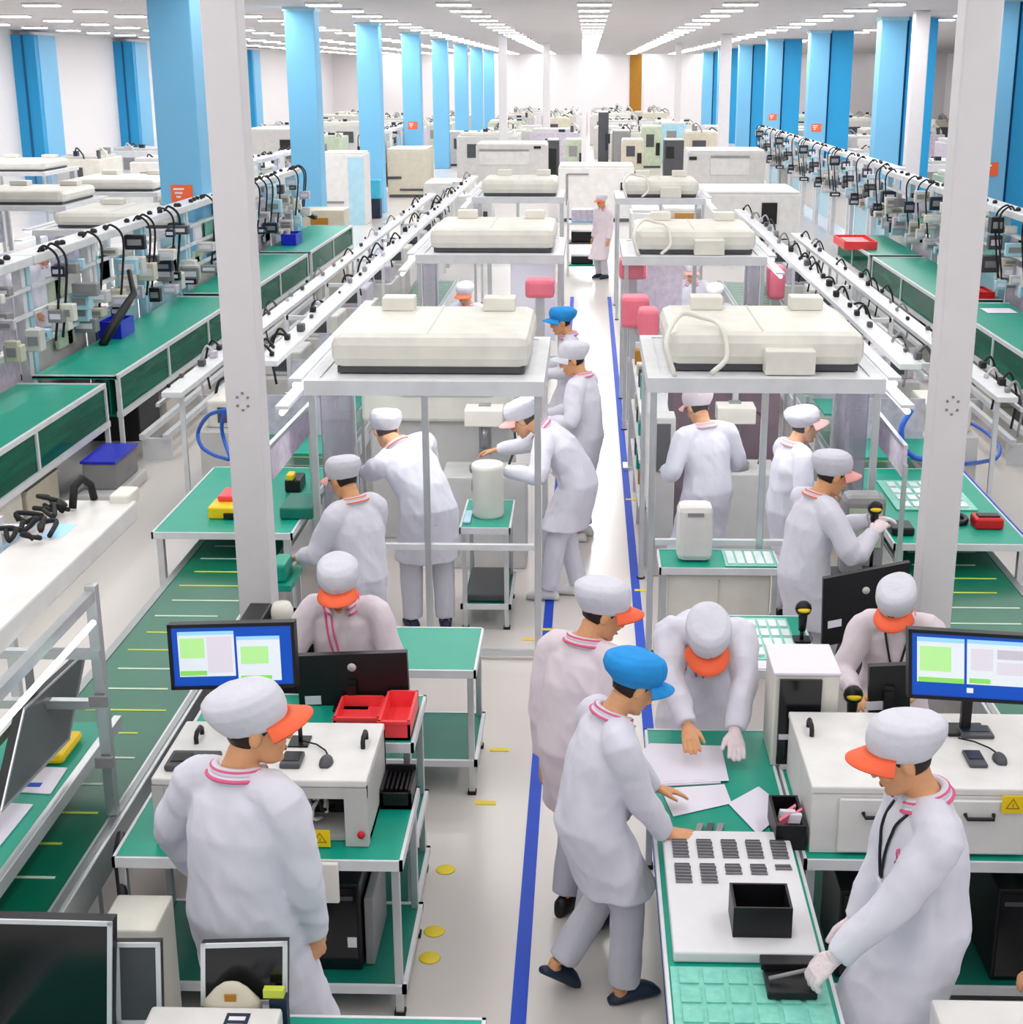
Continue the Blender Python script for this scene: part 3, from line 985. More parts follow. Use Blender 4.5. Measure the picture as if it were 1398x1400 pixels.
# ------------------------------------------------------------------ left gantry, hood, shelf, hanging screen
t = thing('gantry_frame', 'aluminium gantry standing on the left conveyor rail with light tubes', 'frame', (-2.16, 5.9, 0.74))
put('post', MB().box(-2.185, -2.135, 5.875, 5.925, 0.742, 1.86, bevel=0.004), 'aluminium', t)
for bx0, bx1, z0, z1 in ((-2.18, -2.14, 1.79, 1.84), (-2.54, -2.5, 1.24, 1.28)):
    put('beam', MB().box(bx0, bx1, 3.6, 5.9, z0, z1), 'aluminium', t)
put('cross_beam', MB().box(-2.9, -2.14, 5.86, 5.9, 1.52, 1.56), 'aluminium', t)
put('cross_beam', MB().box(-2.9, -2.14, 5.86, 5.9, 1.28, 1.32), 'aluminium', t)
b = MB(); b.tube([(-2.13, 3.7, 1.72), (-2.13, 5.8, 1.72)], 0.013, 10); put('light_tube', b, 'tube_glow', t)
for z in (1.3, 1.0):
    put('bracket', MB().box(-2.2, -2.12, 5.84, 5.86, z, z + 0.05), 'mid_grey', t)
put('back_post', MB().box(-2.92, -2.87, 5.875, 5.925, 0.0, 1.86), 'aluminium', t)
t = thing('light_hood', 'long white lamp hood above the left conveyor with a black cable heap on top', 'hood', (-2.43, 5.4, 1.86))
put('shell', MB().box(-2.6, -2.24, 3.6, 6.86, 1.86, 1.96, bevel=0.01), 'white_paint', t)
put('side_channel', MB().box(-2.67, -2.61, 3.6, 6.6, 1.84, 1.93), 'mid_grey', t)
put('end_cap', MB().box(-2.36, -2.26, 6.80, 6.98, 1.93, 2.0, bevel=0.01), 'warm_white', t)
b = MB(); b.ell((-2.29, 7.0, 1.965), (1, 0, 0), (0, 1, 0), (0, 0, 1), 0.02, 0.025, 0.03, 10); put('knob', b, 'black', t)
put('label_plate', MB().box(-2.5, -2.4, 6.25, 6.45, 1.96, 1.963), 'scr_sky', t)
M['label_blue'] = mat('label_blue', '#6f93ad', 0.5, var=0.3, scale=60)
t.children[-1].data.materials[0] = M['label_blue']
b = MB()
for k in range(9):
    rr = random.Random(k)
    p = Vector((-2.63 + rr.uniform(-0.03, 0.14), 6.15 + 0.075 * k, 1.985))
    pts = [p + Vector((rr.uniform(-0.06, 0.06), rr.uniform(-0.1, 0.1), rr.uniform(-0.01, 0.04))) for _ in range(5)]
    b.hose(pts, 0.012, 6)
b.tube([(-2.5, 6.68, 1.97), (-2.49, 6.7, 2.07), (-2.47, 6.76, 2.1), (-2.45, 6.82, 2.05), (-2.45, 6.85, 1.97)], 0.02, 8)
solo('cable_heap', b, 'rubber', 'heap of black cables lying on the left lamp hood', 'cables')
for x, lab in ((-2.62, 'left'),):
    t = thing('hood_stand', 'pair of white posts holding up the left lamp hood', 'frame', (-2.9, 5.4, 0))
    for y in (3.9, 6.75):
        put('post', MB().box(-2.93, -2.885, y - 0.025, y + 0.025, 0, 1.9), 'frame_white', t)
        put('arm', MB().box(-2.93, -2.45, y - 0.02, y + 0.02, 1.82, 1.86), 'frame_white', t)
t = thing('parts_shelf', 'narrow green shelf beside the left conveyor with a yellow box on it', 'shelf', (-2.6, 5.4, 0.9))
put('board', MB().box(-2.86, -2.33, 4.3, 6.45, 0.91, 0.94), 'esd_green', t)
put('rail', MB().box(-2.33, -2.29, 4.3, 6.5, 0.89, 0.955, bevel=0.004), 'aluminium', t)
for y in (4.4, 6.4):
    put('strut', MB().box(-2.86, -2.82, y, y + 0.04, 0.0, 0.91), 'aluminium', t)
b = MB(); b.box(-2.62, -2.4, 5.98, 6.26, 0.942, 0.99, 0, 0.02); b.box(-2.55, -2.47, 6.06, 6.16, 0.99, 0.994, 1)
solo('yellow_box', b, ['yellow', 'tape_yellow'], 'yellow plastic box on the narrow green shelf', 'box')
b = MB(); b.prism([(-2.56, 5.72), (-2.36, 5.70), (-2.37, 5.95), (-2.57, 5.96)], 0.942, 0.946, 0); b.box(-2.5, -2.43, 5.76, 5.8, 0.946, 0.9465, 1)
solo('paper', b, ['paper', 'tape_blue'], 'white paper beside the yellow box on the narrow shelf', 'paper')
b = MB(); b.prism([(-2.68, 4.7), (-2.42, 4.7), (-2.4, 5.6), (-2.62, 5.62)], 0.942, 0.947)
solo('paper', b, 'paper', 'long white sheet lying along the near part of the narrow shelf', 'paper')
def flat_screen(name, label, corners, thick, bez, scr, back='black', stand=None, group=None, cat='monitor', content=None):
    """corners: top-left, top-right, bottom-right, bottom-left as seen from the lit side"""
    tl, tr, br, bl = [Vector(c) for c in corners]
    ux = ((tr - tl) + (br - bl)) / 4; uy = ((tl - bl) + (tr - br)) / 4
    c = (tl + tr + br + bl) / 4
    nrm = ux.cross(uy).normalized()
    base = stand[0] if stand else c - uy
    t = thing(name, label, cat, (base[0], base[1], base[2]), 0, group)
    exw, eyw = ux.length, uy.length
    X1, Y1 = ux / exw, uy / eyw
    b = MB(); b.obox(c - nrm * thick / 2, ux, uy, nrm * thick / 2, 0)
    put('casing', b, back, t)
    b = MB()
    g = 0.016
    for cc, hx, hy in ((c + uy - Y1 * g / 2, exw, g / 2), (c - uy + Y1 * g / 2, exw, g / 2), (c + ux - X1 * g / 2, g / 2, eyw), (c - ux + X1 * g / 2, g / 2, eyw)):
        b.obox(cc + nrm * 0.004, X1 * hx, Y1 * hy, nrm * 0.004)
    put('bezel', b, bez, t)
    b = MB(); b.obox(c + nrm * 0.001, X1 * (exw - g), Y1 * (eyw - g), nrm * 0.001, 0)
    mats = [scr]
    if content:
        for (a0, a1, b0, b1, mm, lv) in content:
            if mm not in mats:
                mats.append(mm)
            q = c + X1 * (exw - g) * ((a0 + a1) - 1) + Y1 * (eyw - g) * (1 - (b0 + b1)) + nrm * (0.002 + 0.0006 * lv)
            b.obox(q, X1 * (exw - g) * (a1 - a0), Y1 * (eyw - g) * (b1 - b0), nrm * 0.0003, mats.index(mm))
    put('display', b, mats, t)
    if stand:
        sp = Vector(stand[0]); w = stand[1]
        b = MB(); b.bar(sp + Vector((0, 0, 0.01)), Vector((sp.x, sp.y, c.z)) , 0.045, 0.03); b.bar((sp.x, sp.y, c.z), c - nrm * thick, 0.05, 0.05)
        put('stand', b, back, t)
        b = MB(); b.box(sp.x - w, sp.x + w, sp.y - w * 0.7, sp.y + w * 0.7, sp.z, sp.z + 0.015, 0, 0.005); put('foot', b, back, t)
    return t, c, nrm, X1, Y1
cs = [at(28, 972, X=-2.42), at(120, 886, X=-2.42), at(90, 1016, X=-2.36), at(3, 1108, X=-2.36)]
flat_screen('monitor', 'dark screen hanging on the left gantry, turned to the aisle', cs, 0.04, 'aluminium', 'screen_grey')
bx = thing('screen_arm', 'grey arm holding the dark hanging screen to the left gantry', 'arm', (-2.5, 5.87, 1.2))
put('bar', MB().bar((-2.47, 5.88, 1.18), (-2.47, 5.88, 1.53), 0.03), 'mid_grey', bx)

# ------------------------------------------------------------------ left work station
def test_machine(label, x0, x1, y0, y1, z0, z1, open_front, hinge):
    t = thing('test_machine', label, 'machine', ((x0 + x1) / 2, (y0 + y1) / 2, z0))
    th = 0.05
    put('lid', MB().box(x0, x1, y0, y1, z1 - 0.035, z1, bevel=0.008), 'white_paint', t)
    b = MB()
    if open_front:
        b.box(x0, x1, y0 + 0.005, y0 + 0.03, z1 - 0.09, z1 - 0.036)
        b.box(x1 - 0.10, x1, y0, y1, z0 + 0.002, z1 - 0.036)
        b.box(x0, x0 + 0.05, y0, y1, z0 + 0.002, z1 - 0.036)
        b.box(x0, x1, y1 - 0.03, y1, z0 + 0.002, z1 - 0.036)
        b.box(x0, x1, y0 + 0.05, y1, z0 + 0.002, z0 + 0.03)
        put('body', b, 'machine_grey', t)
        c = MB(); c.box(x0 + 0.05, x1 - 0.1, y0 + 0.25, y0 + 0.27, z0 + 0.03, z1 - 0.04); put('inner_panel', c, 'black', t)
        c = MB()
        for k in range(9):
            r = random.Random(k + 40)
            cx_ = x1 - 0.36 + r.uniform(0, 0.2); cz = z0 + 0.1 + r.uniform(0, 0.13)
            R = r.uniform(0.025, 0.05)
            c.tube([(cx_ + R * math.cos(a * 0.6), y0 + 0.1 + r.uniform(-0.01, 0.1), cz + R * 1.3 * math.sin(a * 0.6)) for a in range(9)], 0.009, 6, k % 3 == 0)
        put('cable', c, ['warm_white', 'rubber'], t)
    else:
        b.box(x0 + 0.005, x1 - 0.005, y0 + 0.005, y1 - 0.005, z0 + 0.002, z1 - 0.036)
        put('body', b, 'white_paint', t)
    for hx, hy in hinge:
        c = MB(); c.tube([(hx, hy - 0.05, z1 - 0.005), (hx, hy - 0.05, z1 + 0.03), (hx, hy - 0.03, z1 + 0.045), (hx, hy + 0.03, z1 + 0.045), (hx, hy + 0.05, z1 + 0.03), (hx, hy + 0.05, z1 - 0.005)], 0.011, 8)
        put('handle', c, 'black', t)
    return t
def warn_plate(b, c, ux, uz, n, s, mi):
    """yellow sign with a black-edged triangle and a bolt"""
    c, ux, uz, n = Vector(c), Vector(ux), Vector(uz), Vector(n)
    b.obox(c, ux * s, uz * s * 0.9, n * 0.002, mi)
    def tri(k, d, m):
        v = [c + n * d + uz * s * 0.68 * k, c + n * d - uz * s * 0.45 * k + ux * s * 0.68 * k, c + n * d - uz * s * 0.45 * k - ux * s * 0.68 * k]
        b.faces(v, [(0, 1, 2)], m)
    tri(1.0, 0.003, mi + 1); tri(0.72, 0.0036, mi)
    b.bar(c + n * 0.0042 + uz * s * 0.25 + ux * s * 0.06, c + n * 0.0042 - uz * s * 0.02 - ux * s * 0.05, 0.004, 0.0006, mi + 1)
    b.bar(c + n * 0.0042 + uz * s * 0.03 + ux * s * 0.07, c + n * 0.0042 - uz * s * 0.25 - ux * s * 0.02, 0.004, 0.0006, mi + 1)
tm = test_machine('white bench-top test machine with an open cabled front, left station', -1.86, -0.93, 5.56, 6.14, 0.782, 1.1, True, [(-0.99, 5.92), (-1.75, 5.95)])
b = MB(); q = at(438, 1168, Y=5.54); warn_plate(b, (q.x, 5.545, 0.83), (1, 0, 0), (0, 0, 1), (0, -1, 0), 0.045, 0); put('warning_sign', b, ['yellow', 'brown'], tm, 'yellow warning sign')
b = MB(); b.ell((-0.96, 5.55, 0.845), (1, 0, 0), (0, 1, 0), (0, 0, 1), 0.018, 0.014, 0.018, 10); put('stop_button', b, 'red_plastic', tm, 'red push button')
b = MB(); b.box(-1.2, -1.04, 5.40, 5.425, 0.6, 0.79, 0, 0.006); put('front_plate', b, 'warm_white', tm)
# on the lid
b = MB(); b.box(-1.325, -1.235, 5.66, 5.79, 1.101, 1.125, 0, 0.006); b.box(-1.315, -1.245, 5.69, 5.78, 1.125, 1.128, 1)
solo('calculator', b, ['dark_grey', 'black'], 'dark small device lying on the left test machine lid', 'device')
def mouse(x, y, z, label, rz=0):
    t = thing('computer_mouse', label, 'mouse', (x, y, z))
    b = MB(); b.loft([((x, y - 0.05 + 0.1 * k / 6, z + 0.001), (1, 0, 0), (0, 0, 1), 0.031 * math.sin(PI * (k + 0.7) / 7.4) ** 0.5, 0.034 * math.sin(PI * (k + 0.7) / 7.4) ** 0.6) for k in range(7)], 14)
    for v in b.bm.verts:
        v.co.z = max(v.co.z, z + 0.001)
    put('shell', b, 'dark_grey', t)
    b = MB(); b.tube([(x, y + 0.05, z + 0.012), (x - 0.02, y + 0.1, z + 0.012), (x - 0.07, y + 0.16, z + 0.012), (x - 0.14, y + 0.18, z + 0.02)], 0.004, 6)
    put('cord', b, 'rubber', t)
    return t
mouse(-1.13, 5.72, 1.101, 'dark computer mouse with its cord on the left test machine')
b = MB(); b.box(-1.33, -1.24, 5.87, 5.98, 1.101, 1.108, 0); b.tube([(-1.28, 5.92, 1.105), (-1.28, 5.92, 1.19)], 0.01, 8, 0); b.ell((-1.28, 5.92, 1.2), (1, 0, 0), (0, 1, 0), (0, 0, 1), 0.02, 0.02, 0.02, 8, 0)
solo('scanner_stand', b, ['black'], 'small black stand behind the dark device on the left machine', 'stand')
b = MB(); b.box(-1.82, -1.6, 5.62, 5.78, 1.101, 1.13, 0, 0.01); b.box(-1.8, -1.72, 5.66, 5.74, 1.13, 1.135, 1)
solo('keypad', b, ['dark_grey', 'black'], 'dark keypad beside the worker on the left test machine', 'keypad')
SCR = [(0.05, 0.52, 0.07, 0.84, 'scr_white', 1), (0.05, 0.52, 0.07, 0.13, 'scr_sky', 2), (0.065, 0.27, 0.18, 0.52, 'scr_green', 2), (0.29, 0.5, 0.16, 0.78, 'scr_pale', 2), (0.055, 0.28, 0.74, 0.82, 'scr_lime', 2),
       (0.54, 0.9, 0.17, 0.93, 'scr_white', 1), (0.54, 0.9, 0.17, 0.23, 'scr_sky', 2), (0.57, 0.8, 0.34, 0.64, 'scr_green', 2), (0.56, 0.82, 0.84, 0.91, 'scr_lime', 2)]
cs = [at(228, 853, Y=6.02), at(402, 851, Y=6.02), at(407, 938, Y=5.99), at(235, 944, Y=5.99)]
flat_screen('monitor', 'lit monitor with green windows on blue, left station before the seated worker', cs, 0.05, 'black', 'scr_blue', stand=((-1.58, 6.07, 1.101), 0.09), content=SCR)
# black monitor seen from behind
def back_monitor(label, corners, emblem=True, foot_z=0.98, foot=True, cat='monitor'):
    tl, tr, br, bl = corners
    t_, c, nrm, X1, Y1 = flat_screen('monitor', label, [tr, tl, bl, br], 0.035, 'black', 'black_gloss', stand=((((tl[0] + tr[0]) / 2), tl[1] - 0.05, foot_z), 0.09) if foot else None)
    b = MB()
    q = c - nrm * 0.037
    if emblem:
        b.tube([q + Y1 * 0.09, q + Y1 * 0.09 - nrm * 0.002], 0.022, 18)
        put('emblem', b, 'grey_white', t_, 'round grey emblem')
    b = MB(); w = (Vector(tr) - Vector(tl)).length
    sgn = 1 if X1.x > 0 else -1
    b.obox(q - X1 * sgn * w * 0.38 - Y1 * 0.08, X1 * 0.04, Y1 * 0.022, nrm * 0.002)
    put('sticker', b, 'paper', t_, 'white sticker')
    return t_
back_monitor('black monitor seen from behind above the red trays, left station', [at(407, 893, Y=6.62), at(555, 889, Y=6.62), at(563, 968, Y=6.62), at(411, 974, Y=6.62)])
for k, (x0, x1, y0, y1, z0, z1) in enumerate(((-1.2, -0.98, 6.3, 6.56, 0.983, 1.05), (-0.97, -0.82, 6.2, 6.56, 0.983, 1.08))):
    t = thing('red_tray', ['red tray at the foot of the black monitor', 'taller red tray at the aisle end of the raised bench'][k], 'tray', ((x0 + x1) / 2, (y0 + y1) / 2, z0), 0, 'red trays')
    b = MB(); b.box(x0, x1, y0, y1, z0, z0 + 0.012)
    for a in ((x0, x1, y0, y0 + 0.012), (x0, x1, y1 - 0.012, y1), (x0, x0 + 0.012, y0, y1), (x1 - 0.012, x1, y0, y1)):
        b.box(*a, z0, z1)
    put('shell', b, 'red_light', t)
    put('rim', MB().box(x0 - 0.006, x1 + 0.006, y0 - 0.006, y0 + 0.0, z1 - 0.015, z1), 'red_light', t)
t = thing('parts_bin', 'black parts bin in front of the taller red tray', 'bin', (-0.89, 5.95, 0.78))
b = MB(); b.box(-0.925, -0.79, 6.18, 6.19, 0.9, 0.97, 0)
b = MB(); b.box(-0.925, -0.785, 5.9, 6.12, 0.783, 0.8); b.box(-0.925, -0.785, 5.9, 5.915, 0.78, 0.86); b.box(-0.925, -0.785, 6.105, 6.12, 0.78, 0.9); b.box(-0.925, -0.912, 5.9, 6.12, 0.78, 0.88); b.box(-0.798, -0.785, 5.9, 6.12, 0.78, 0.88)
for i in range(5):
    b.box(-0.905 + 0.022 * i, -0.895 + 0.022 * i, 5.93, 6.1, 0.8, 0.87)
put('shell', b, 'black', t)
# computers on the lower shelf
def tower(label, x0, x1, y0, y1, z0, z1, group='computer towers under the benches'):
    t = thing('computer_tower', label, 'computer', ((x0 + x1) / 2, (y0 + y1) / 2, z0), 0, group)
    put('case', MB().box(x0, x1, y0, y1, z0, z1, bevel=0.006), 'black', t)
    b = MB(); b.box(x0 + 0.015, x1 - 0.015, y0 - 0.006, y0 - 0.001, z0 + 0.02, z1 - 0.02, 0)
    b.box(x0 + 0.03, x1 - 0.03, y0 - 0.009, y0 - 0.006, z1 - 0.08, z1 - 0.06, 1)
    put('front_panel', b, ['black_gloss', 'dark_grey'], t)
    put('sticker', MB().box(x1 - 0.06, x1 - 0.02, y0 - 0.01, y0 - 0.006, z0 + 0.12, z0 + 0.17), 'paper', t)
    return t
tower('black computer tower on the lower shelf behind the standing worker at left', -1.18, -0.98, 5.56, 6.0, 0.165, 0.6)
b = MB(); b.box(-0.97, -0.93, 5.6, 6.0, 0.165, 0.5, 0, 0.005); solo('grey_panel', b, 'mid_grey', 'grey panel leaning beside the left computer tower', 'panel')
tower('black computer tower in the dark under the right test machine, left one', 1.12, 1.3, 5.56, 6.0, 0.165, 0.6)
tower('black computer tower in the dark under the right test machine, at the far right end', 1.8, 2.0, 5.56, 6.0, 0.165, 0.62)
tower('black computer tower on the shelf between the other two under the right bench', 1.42, 1.6, 5.6, 6.05, 0.165, 0.58)
# things between the conveyor and the worker
t = thing('handheld_scanner', 'black scanner hanging on the rail of the left conveyor', 'scanner', (-2.02, 5.3, 0.55))
b = MB(); b.tube([(-2.08, 5.75, 0.72), (-2.05, 5.62, 0.70), (-1.99, 5.45, 0.62), (-1.97, 5.4, 0.5)], [0.02, 0.028, 0.022, 0.02], 8); put('handle', b, 'black', t)
put('tip', MB().box(-2.0, -1.94, 5.37, 5.43, 0.46, 0.5), 'dash_yellow', t)
solo('control_box', MB().box(-2.0, -1.76, 5.15, 5.42, 0.0, 0.62, 0, 0.01).box(-1.93, -1.83, 5.14, 5.15, 0.4, 0.5, 1), ['warm_white', 'black'], 'pale control cabinet standing beside the left conveyor, left of the worker', 'cabinet')
# ------------------------------------------------------------------ near lower-left bench things
cs = [at(-40, 1252, Y=4.25), at(152, 1262, Y=4.25), at(155, 1420, Y=4.22), at(-40, 1420, Y=4.22)]
flat_screen('monitor', 'large dark screen cut off by the lower left corner of the photo', cs, 0.05, 'frame_white', 'black_gloss', stand=((-1.78, 4.3, 0.782), 0.1))
cs = [at(157, 1288, Y=4.3), at(219, 1288, Y=4.3), at(222, 1400, Y=4.27), at(160, 1400, Y=4.27)]
flat_screen('small_screen', 'small grey screen in a pale frame between the dark screen and the worker', cs, 0.03, 'frame_white', 'dark_grey', stand=((-1.53, 4.34, 0.782), 0.035))
cs = [at(274, 1290, Y=4.31), at(394, 1286, Y=4.31), at(392, 1372, Y=4.28), at(276, 1374, Y=4.28)]
flat_screen('small_screen', 'small dark screen with a pale top edge in front of the standing worker', cs, 0.03, 'frame_white', 'black_gloss', stand=((-1.16, 4.345, 0.782), 0.04))
t = thing('label_printer', 'white box printer with a dark label on the near left bench', 'printer', (-1.25, 4.05, 0.78))
put('case', MB().box(-1.47, -1.02, 3.9, 4.2, 0.783, 0.95, bevel=0.012), 'white_paint', t)
b = MB(); b.box(-1.2, -1.12, 3.98, 4.16, 0.951, 0.953, 0)
for k in range(4):
    b.box(-1.188, -1.132, 4.0 + 0.04 * k, 4.02 + 0.04 * k, 0.953, 0.9545, 1)
put('label', b, ['navy', 'paper'], t, 'dark label with pale lines')
b = MB(); b.lathe((-1.2, 4.235, 0.9), [(0.05, -0.018), (0.075, 0.0), (0.07, 0.05), (0.04, 0.1), (0.02, 0.12), (0.0, 0.125)], 14, 0, 1.4, 0.5); b.box(-1.22, -1.18, 4.205, 4.215, 0.95, 0.99, 1); b.box(-1.26, -1.14, 4.215, 4.255, 0.782, 0.9, 0)
solo('tape_dispenser', b, ['beige', 'brown'], 'beige tape dispenser in front of the small dark screen', 'dispenser')
solo('tool_block', MB().box(-1.07, -1.01, 4.215, 4.255, 0.782, 0.97, 0).box(-1.09, -1.02, 4.22, 4.25, 0.97, 1.0, 1), ['navy', 'dash_yellow'], 'dark tool with a yellow tip right of the beige dispenser', 'tool')
t = thing('white_box', 'white box top at the lower right corner of the photo', 'box', (1.5, 4.1, 0.74))
put('case', MB().box(1.22, 1.75, 3.8, 4.38, 0.743, 0.9, bevel=0.012), 'white_paint', t)

# ------------------------------------------------------------------ right work station
tm = test_machine('wide white bench-top test machine with front doors, right station', 0.97, 2.12, 5.56, 6.32, 0.782, 1.1, False, [(1.04, 6.1), (1.56, 6.02)])
for hx in (1.25, 1.68):
    b = MB(); b.box(hx - 0.16, hx + 0.2, 5.54, 5.56, 0.8, 1.05, 0, 0.004); dd = put('door', b, 'white_paint', tm)
    b = MB(); b.tube([(hx - 0.06, 5.54, 0.99), (hx - 0.055, 5.515, 0.98), (hx + 0.055, 5.515, 0.98), (hx + 0.06, 5.54, 0.99)], 0.009, 8); put('handle', b, 'black', dd)
b = MB(); q = at(1384, 1100, Y=5.53); warn_plate(b, (q.x, 5.53, q.z), (1, 0, 0), (0, 0, 1), (0, -1, 0), 0.045, 0); put('warning_sign', b, ['yellow', 'brown'], tm, 'yellow warning sign')
b = MB(); b.ell((1.9, 5.53, 0.83), (1, 0, 0), (0, 1, 0), (0, 0, 1), 0.018, 0.014, 0.018, 10); put('stop_button', b, 'red_plastic', tm, 'red push button')
for i, (px, py, dx, dy, lab) in enumerate(((1332, 1003, 0.075, 0.06, 'dark open device at the foot of the right lit monitor'), (1332, 1040, 0.04, 0.075, 'dark phone-like device on the right machine lid'))):
    p = at(px, py, Z=1.1)
    b = MB(); b.box(p.x - dx, p.x + dx, p.y - dy, p.y + dy, 1.101, 1.118, 0, 0.006); b.box(p.x - dx * 0.8, p.x + dx * 0.8, p.y - dy * 0.3, p.y + dy * 0.8, 1.118, 1.121, 1)
    solo('device', b, ['dark_grey', 'navy'], lab, 'device')
p = at(1366, 1040, Z=1.1); mouse(p.x, p.y, 1.101, 'dark computer mouse right of the phone-like device on the right machine')
SCR2 = [(0.04, 0.4, 0.06, 0.78, 'scr_white', 1), (0.04, 0.4, 0.06, 0.13, 'scr_sky', 2), (0.06, 0.3, 0.2, 0.6, 'scr_green', 2), (0.05, 0.4, 0.7, 0.78, 'scr_lime', 2), (0.42, 0.9, 0.06, 0.78, 'scr_white', 1),
        (0.42, 0.9, 0.06, 0.12, 'scr_sky', 2), (0.45, 0.62, 0.2, 0.55, 'scr_pale', 2), (0.65, 0.86, 0.2, 0.35, 'paper', 2), (0.65, 0.86, 0.4, 0.6, 'scr_pale', 2), (0.44, 0.6, 0.68, 0.76, 'scr_lime', 2), (0.42, 0.47, 0.84, 0.92, 'scr_white', 2)]
cs = [at(1242, 862, Y=6.06), at(1430, 868, Y=6.06), at(1430, 967, Y=6.03), at(1240, 951, Y=6.03)]
flat_screen('monitor', 'lit monitor with pale and green windows at the right station, cut by the frame', cs, 0.05, 'black', 'scr_blue', stand=((1.75, 6.12, 1.102), 0.09), content=SCR2)
back_monitor('large black monitor seen from behind before the right seated worker', [at(1128, 790, Y=7.95), at(1238, 765, Y=7.95), at(1242, 860, Y=7.95), at(1118, 880, Y=7.95)], foot_z=0.782, foot=False)
b = MB(); b.bar((1.62, 8.05, 0), (1.62, 8.05, 1.15), 0.05); b.bar((1.62, 8.05, 1.13), (1.6, 7.97, 1.13), 0.06); b.box(1.5, 1.74, 7.95, 8.18, 0, 0.03)
solo('monitor_post', b, 'dark_grey', 'dark floor post carrying the large black monitor', 'stand')
back_monitor('small black monitor seen from behind, between the white tower and the lit monitor', [at(1187, 908, Y=6.5), at(1242, 905, Y=6.5), at(1242, 970, Y=6.5), at(1185, 972, Y=6.5)], emblem=False, foot_z=0.782, foot=True)
# white tower unit
t = thing('tower_unit', 'white tower instrument with a black front at the end of the long green table', 'instrument', (1.02, 6.5, 0.78))
put('case', MB().box(0.905, 1.215, 6.38, 6.7, 0.783, 1.26, bevel=0.008), 'warm_white', t)
b = MB(); b.box(0.93, 1.13, 6.36, 6.38, 0.84, 1.24, 0); b.box(0.93, 1.13, 6.362, 6.38, 0.8, 0.84, 1); put('front_panel', b, ['black_gloss', 'black'], t)
b = MB(); b.box(0.935, 1.125, 6.352, 6.36, 0.935, 0.96, 0); b.box(1.02, 1.1, 6.352, 6.36, 0.86, 0.915, 1); put('label', b, ['paper', 'mid_grey'], t)
b = MB(); b.box(0.95, 1.11, 6.335, 6.4, 0.785, 0.8); put('foot_plate', b, 'white_paint', t)
put('lid', MB().box(0.9, 1.22, 6.37, 6.74, 1.26, 1.275, bevel=0.004), 'paper', t)
# yellow black tools
for px, py, Y, lab in ((1098, 832, 8.0, 'yellow and black tool beside the large black monitor'), (1166, 950, 6.58, 'yellow and black tool on the right bench behind the white tower'), (1196, 695, 8.95, 'yellow and black power tool before the worker at the right booth')):
    p = at(px, py, Y=Y); b = MB()
    b.ell(p, (1, 0, 0), (0, 1, 0), (0, 0, 1), 0.05, 0.04, 0.05, 12, 0); b.ell(p + Vector((0, -0.03, 0.0)), (1, 0, 0), (0, 1, 0), (0, 0, 1), 0.038, 0.03, 0.014, 10, 1); b.tube([p, p - Vector((0, -0.01, 0.14))], [0.03, 0.022], 8, 0)
    b.tube([p - Vector((0, -0.01, 0.14)), (p.x, p.y + 0.01, 0.79 if Y < 8.5 else 0.9)], 0.012, 8, 0)
    b.box(p.x - 0.05, p.x + 0.05, p.y - 0.04, p.y + 0.06, (0.783 if Y < 8.5 else 0.9), (0.795 if Y < 8.5 else 0.912), 0)
    solo('tool', b, ['black', 'yellow'], lab, 'tool')
# papers
for i, (poly, lab, z) in enumerate((
    ([(885, 1040), (905, 1020), (975, 1022), (985, 1070), (888, 1075)], 'sheaf of papers under the hands of the bending worker', 0.789),
    ([(903, 1078), (990, 1072), (1000, 1098), (920, 1116)], 'white sheet in the middle of the long green table', 0.786),
    ([(995, 1098), (1037, 1075), (1076, 1106), (1036, 1141)], 'turned white sheet right of the middle sheet on the green table', 0.7875))):
    pts = [at(x, y, Z=z) for x, y in poly]
    b = MB(); b.prism([(q.x, q.y) for q in reversed(pts)], z - 0.0022 - (0.003 if i == 0 else 0), z)
    if i == 0:
        for k in range(1, 4):
            b.prism([(q.x + 0.02 * k * (-1) ** k, q.y + 0.008 * k) for q in reversed(pts)], z + 0.001 * k, z + 0.001 * k + 0.0007)
    solo('paper', b, 'paper', lab, 'paper', 'papers on the long green table')
# black box with pink parts
def open_box(name, label, x0, x1, y0, y1, z0, z1, m, w=0.012, cat='box'):
    t = thing(name, label, cat, ((x0 + x1) / 2, (y0 + y1) / 2, z0))
    b = MB(); b.box(x0, x1, y0, y1, z0, z0 + w)
    for a in ((x0, x1, y0, y0 + w), (x0, x1, y1 - w, y1), (x0, x0 + w, y0 + w, y1 - w), (x1 - w, x1, y0 + w, y1 - w)):
        b.box(*a, z0 + w, z1)
    put('shell', b, m, t)
    return t
t = open_box('black_box', 'open black box holding pink parts beside the right test machine', 0.83, 0.96, 5.58, 5.86, 0.783, 0.9, 'black')
b = MB()
for k in range(5):
    b.obox((0.88 + 0.012 * k, 5.68 + 0.03 * (k % 3), 0.875 + 0.01 * (k % 2)), (0.03, 0.02 * (-1) ** k, 0.01), (0, 0.012, 0), (0.004, 0, 0.02), k % 2)
solo('pink_part', b, ['pink_red', 'paper'], 'pink and white parts inside the open black box', 'parts')
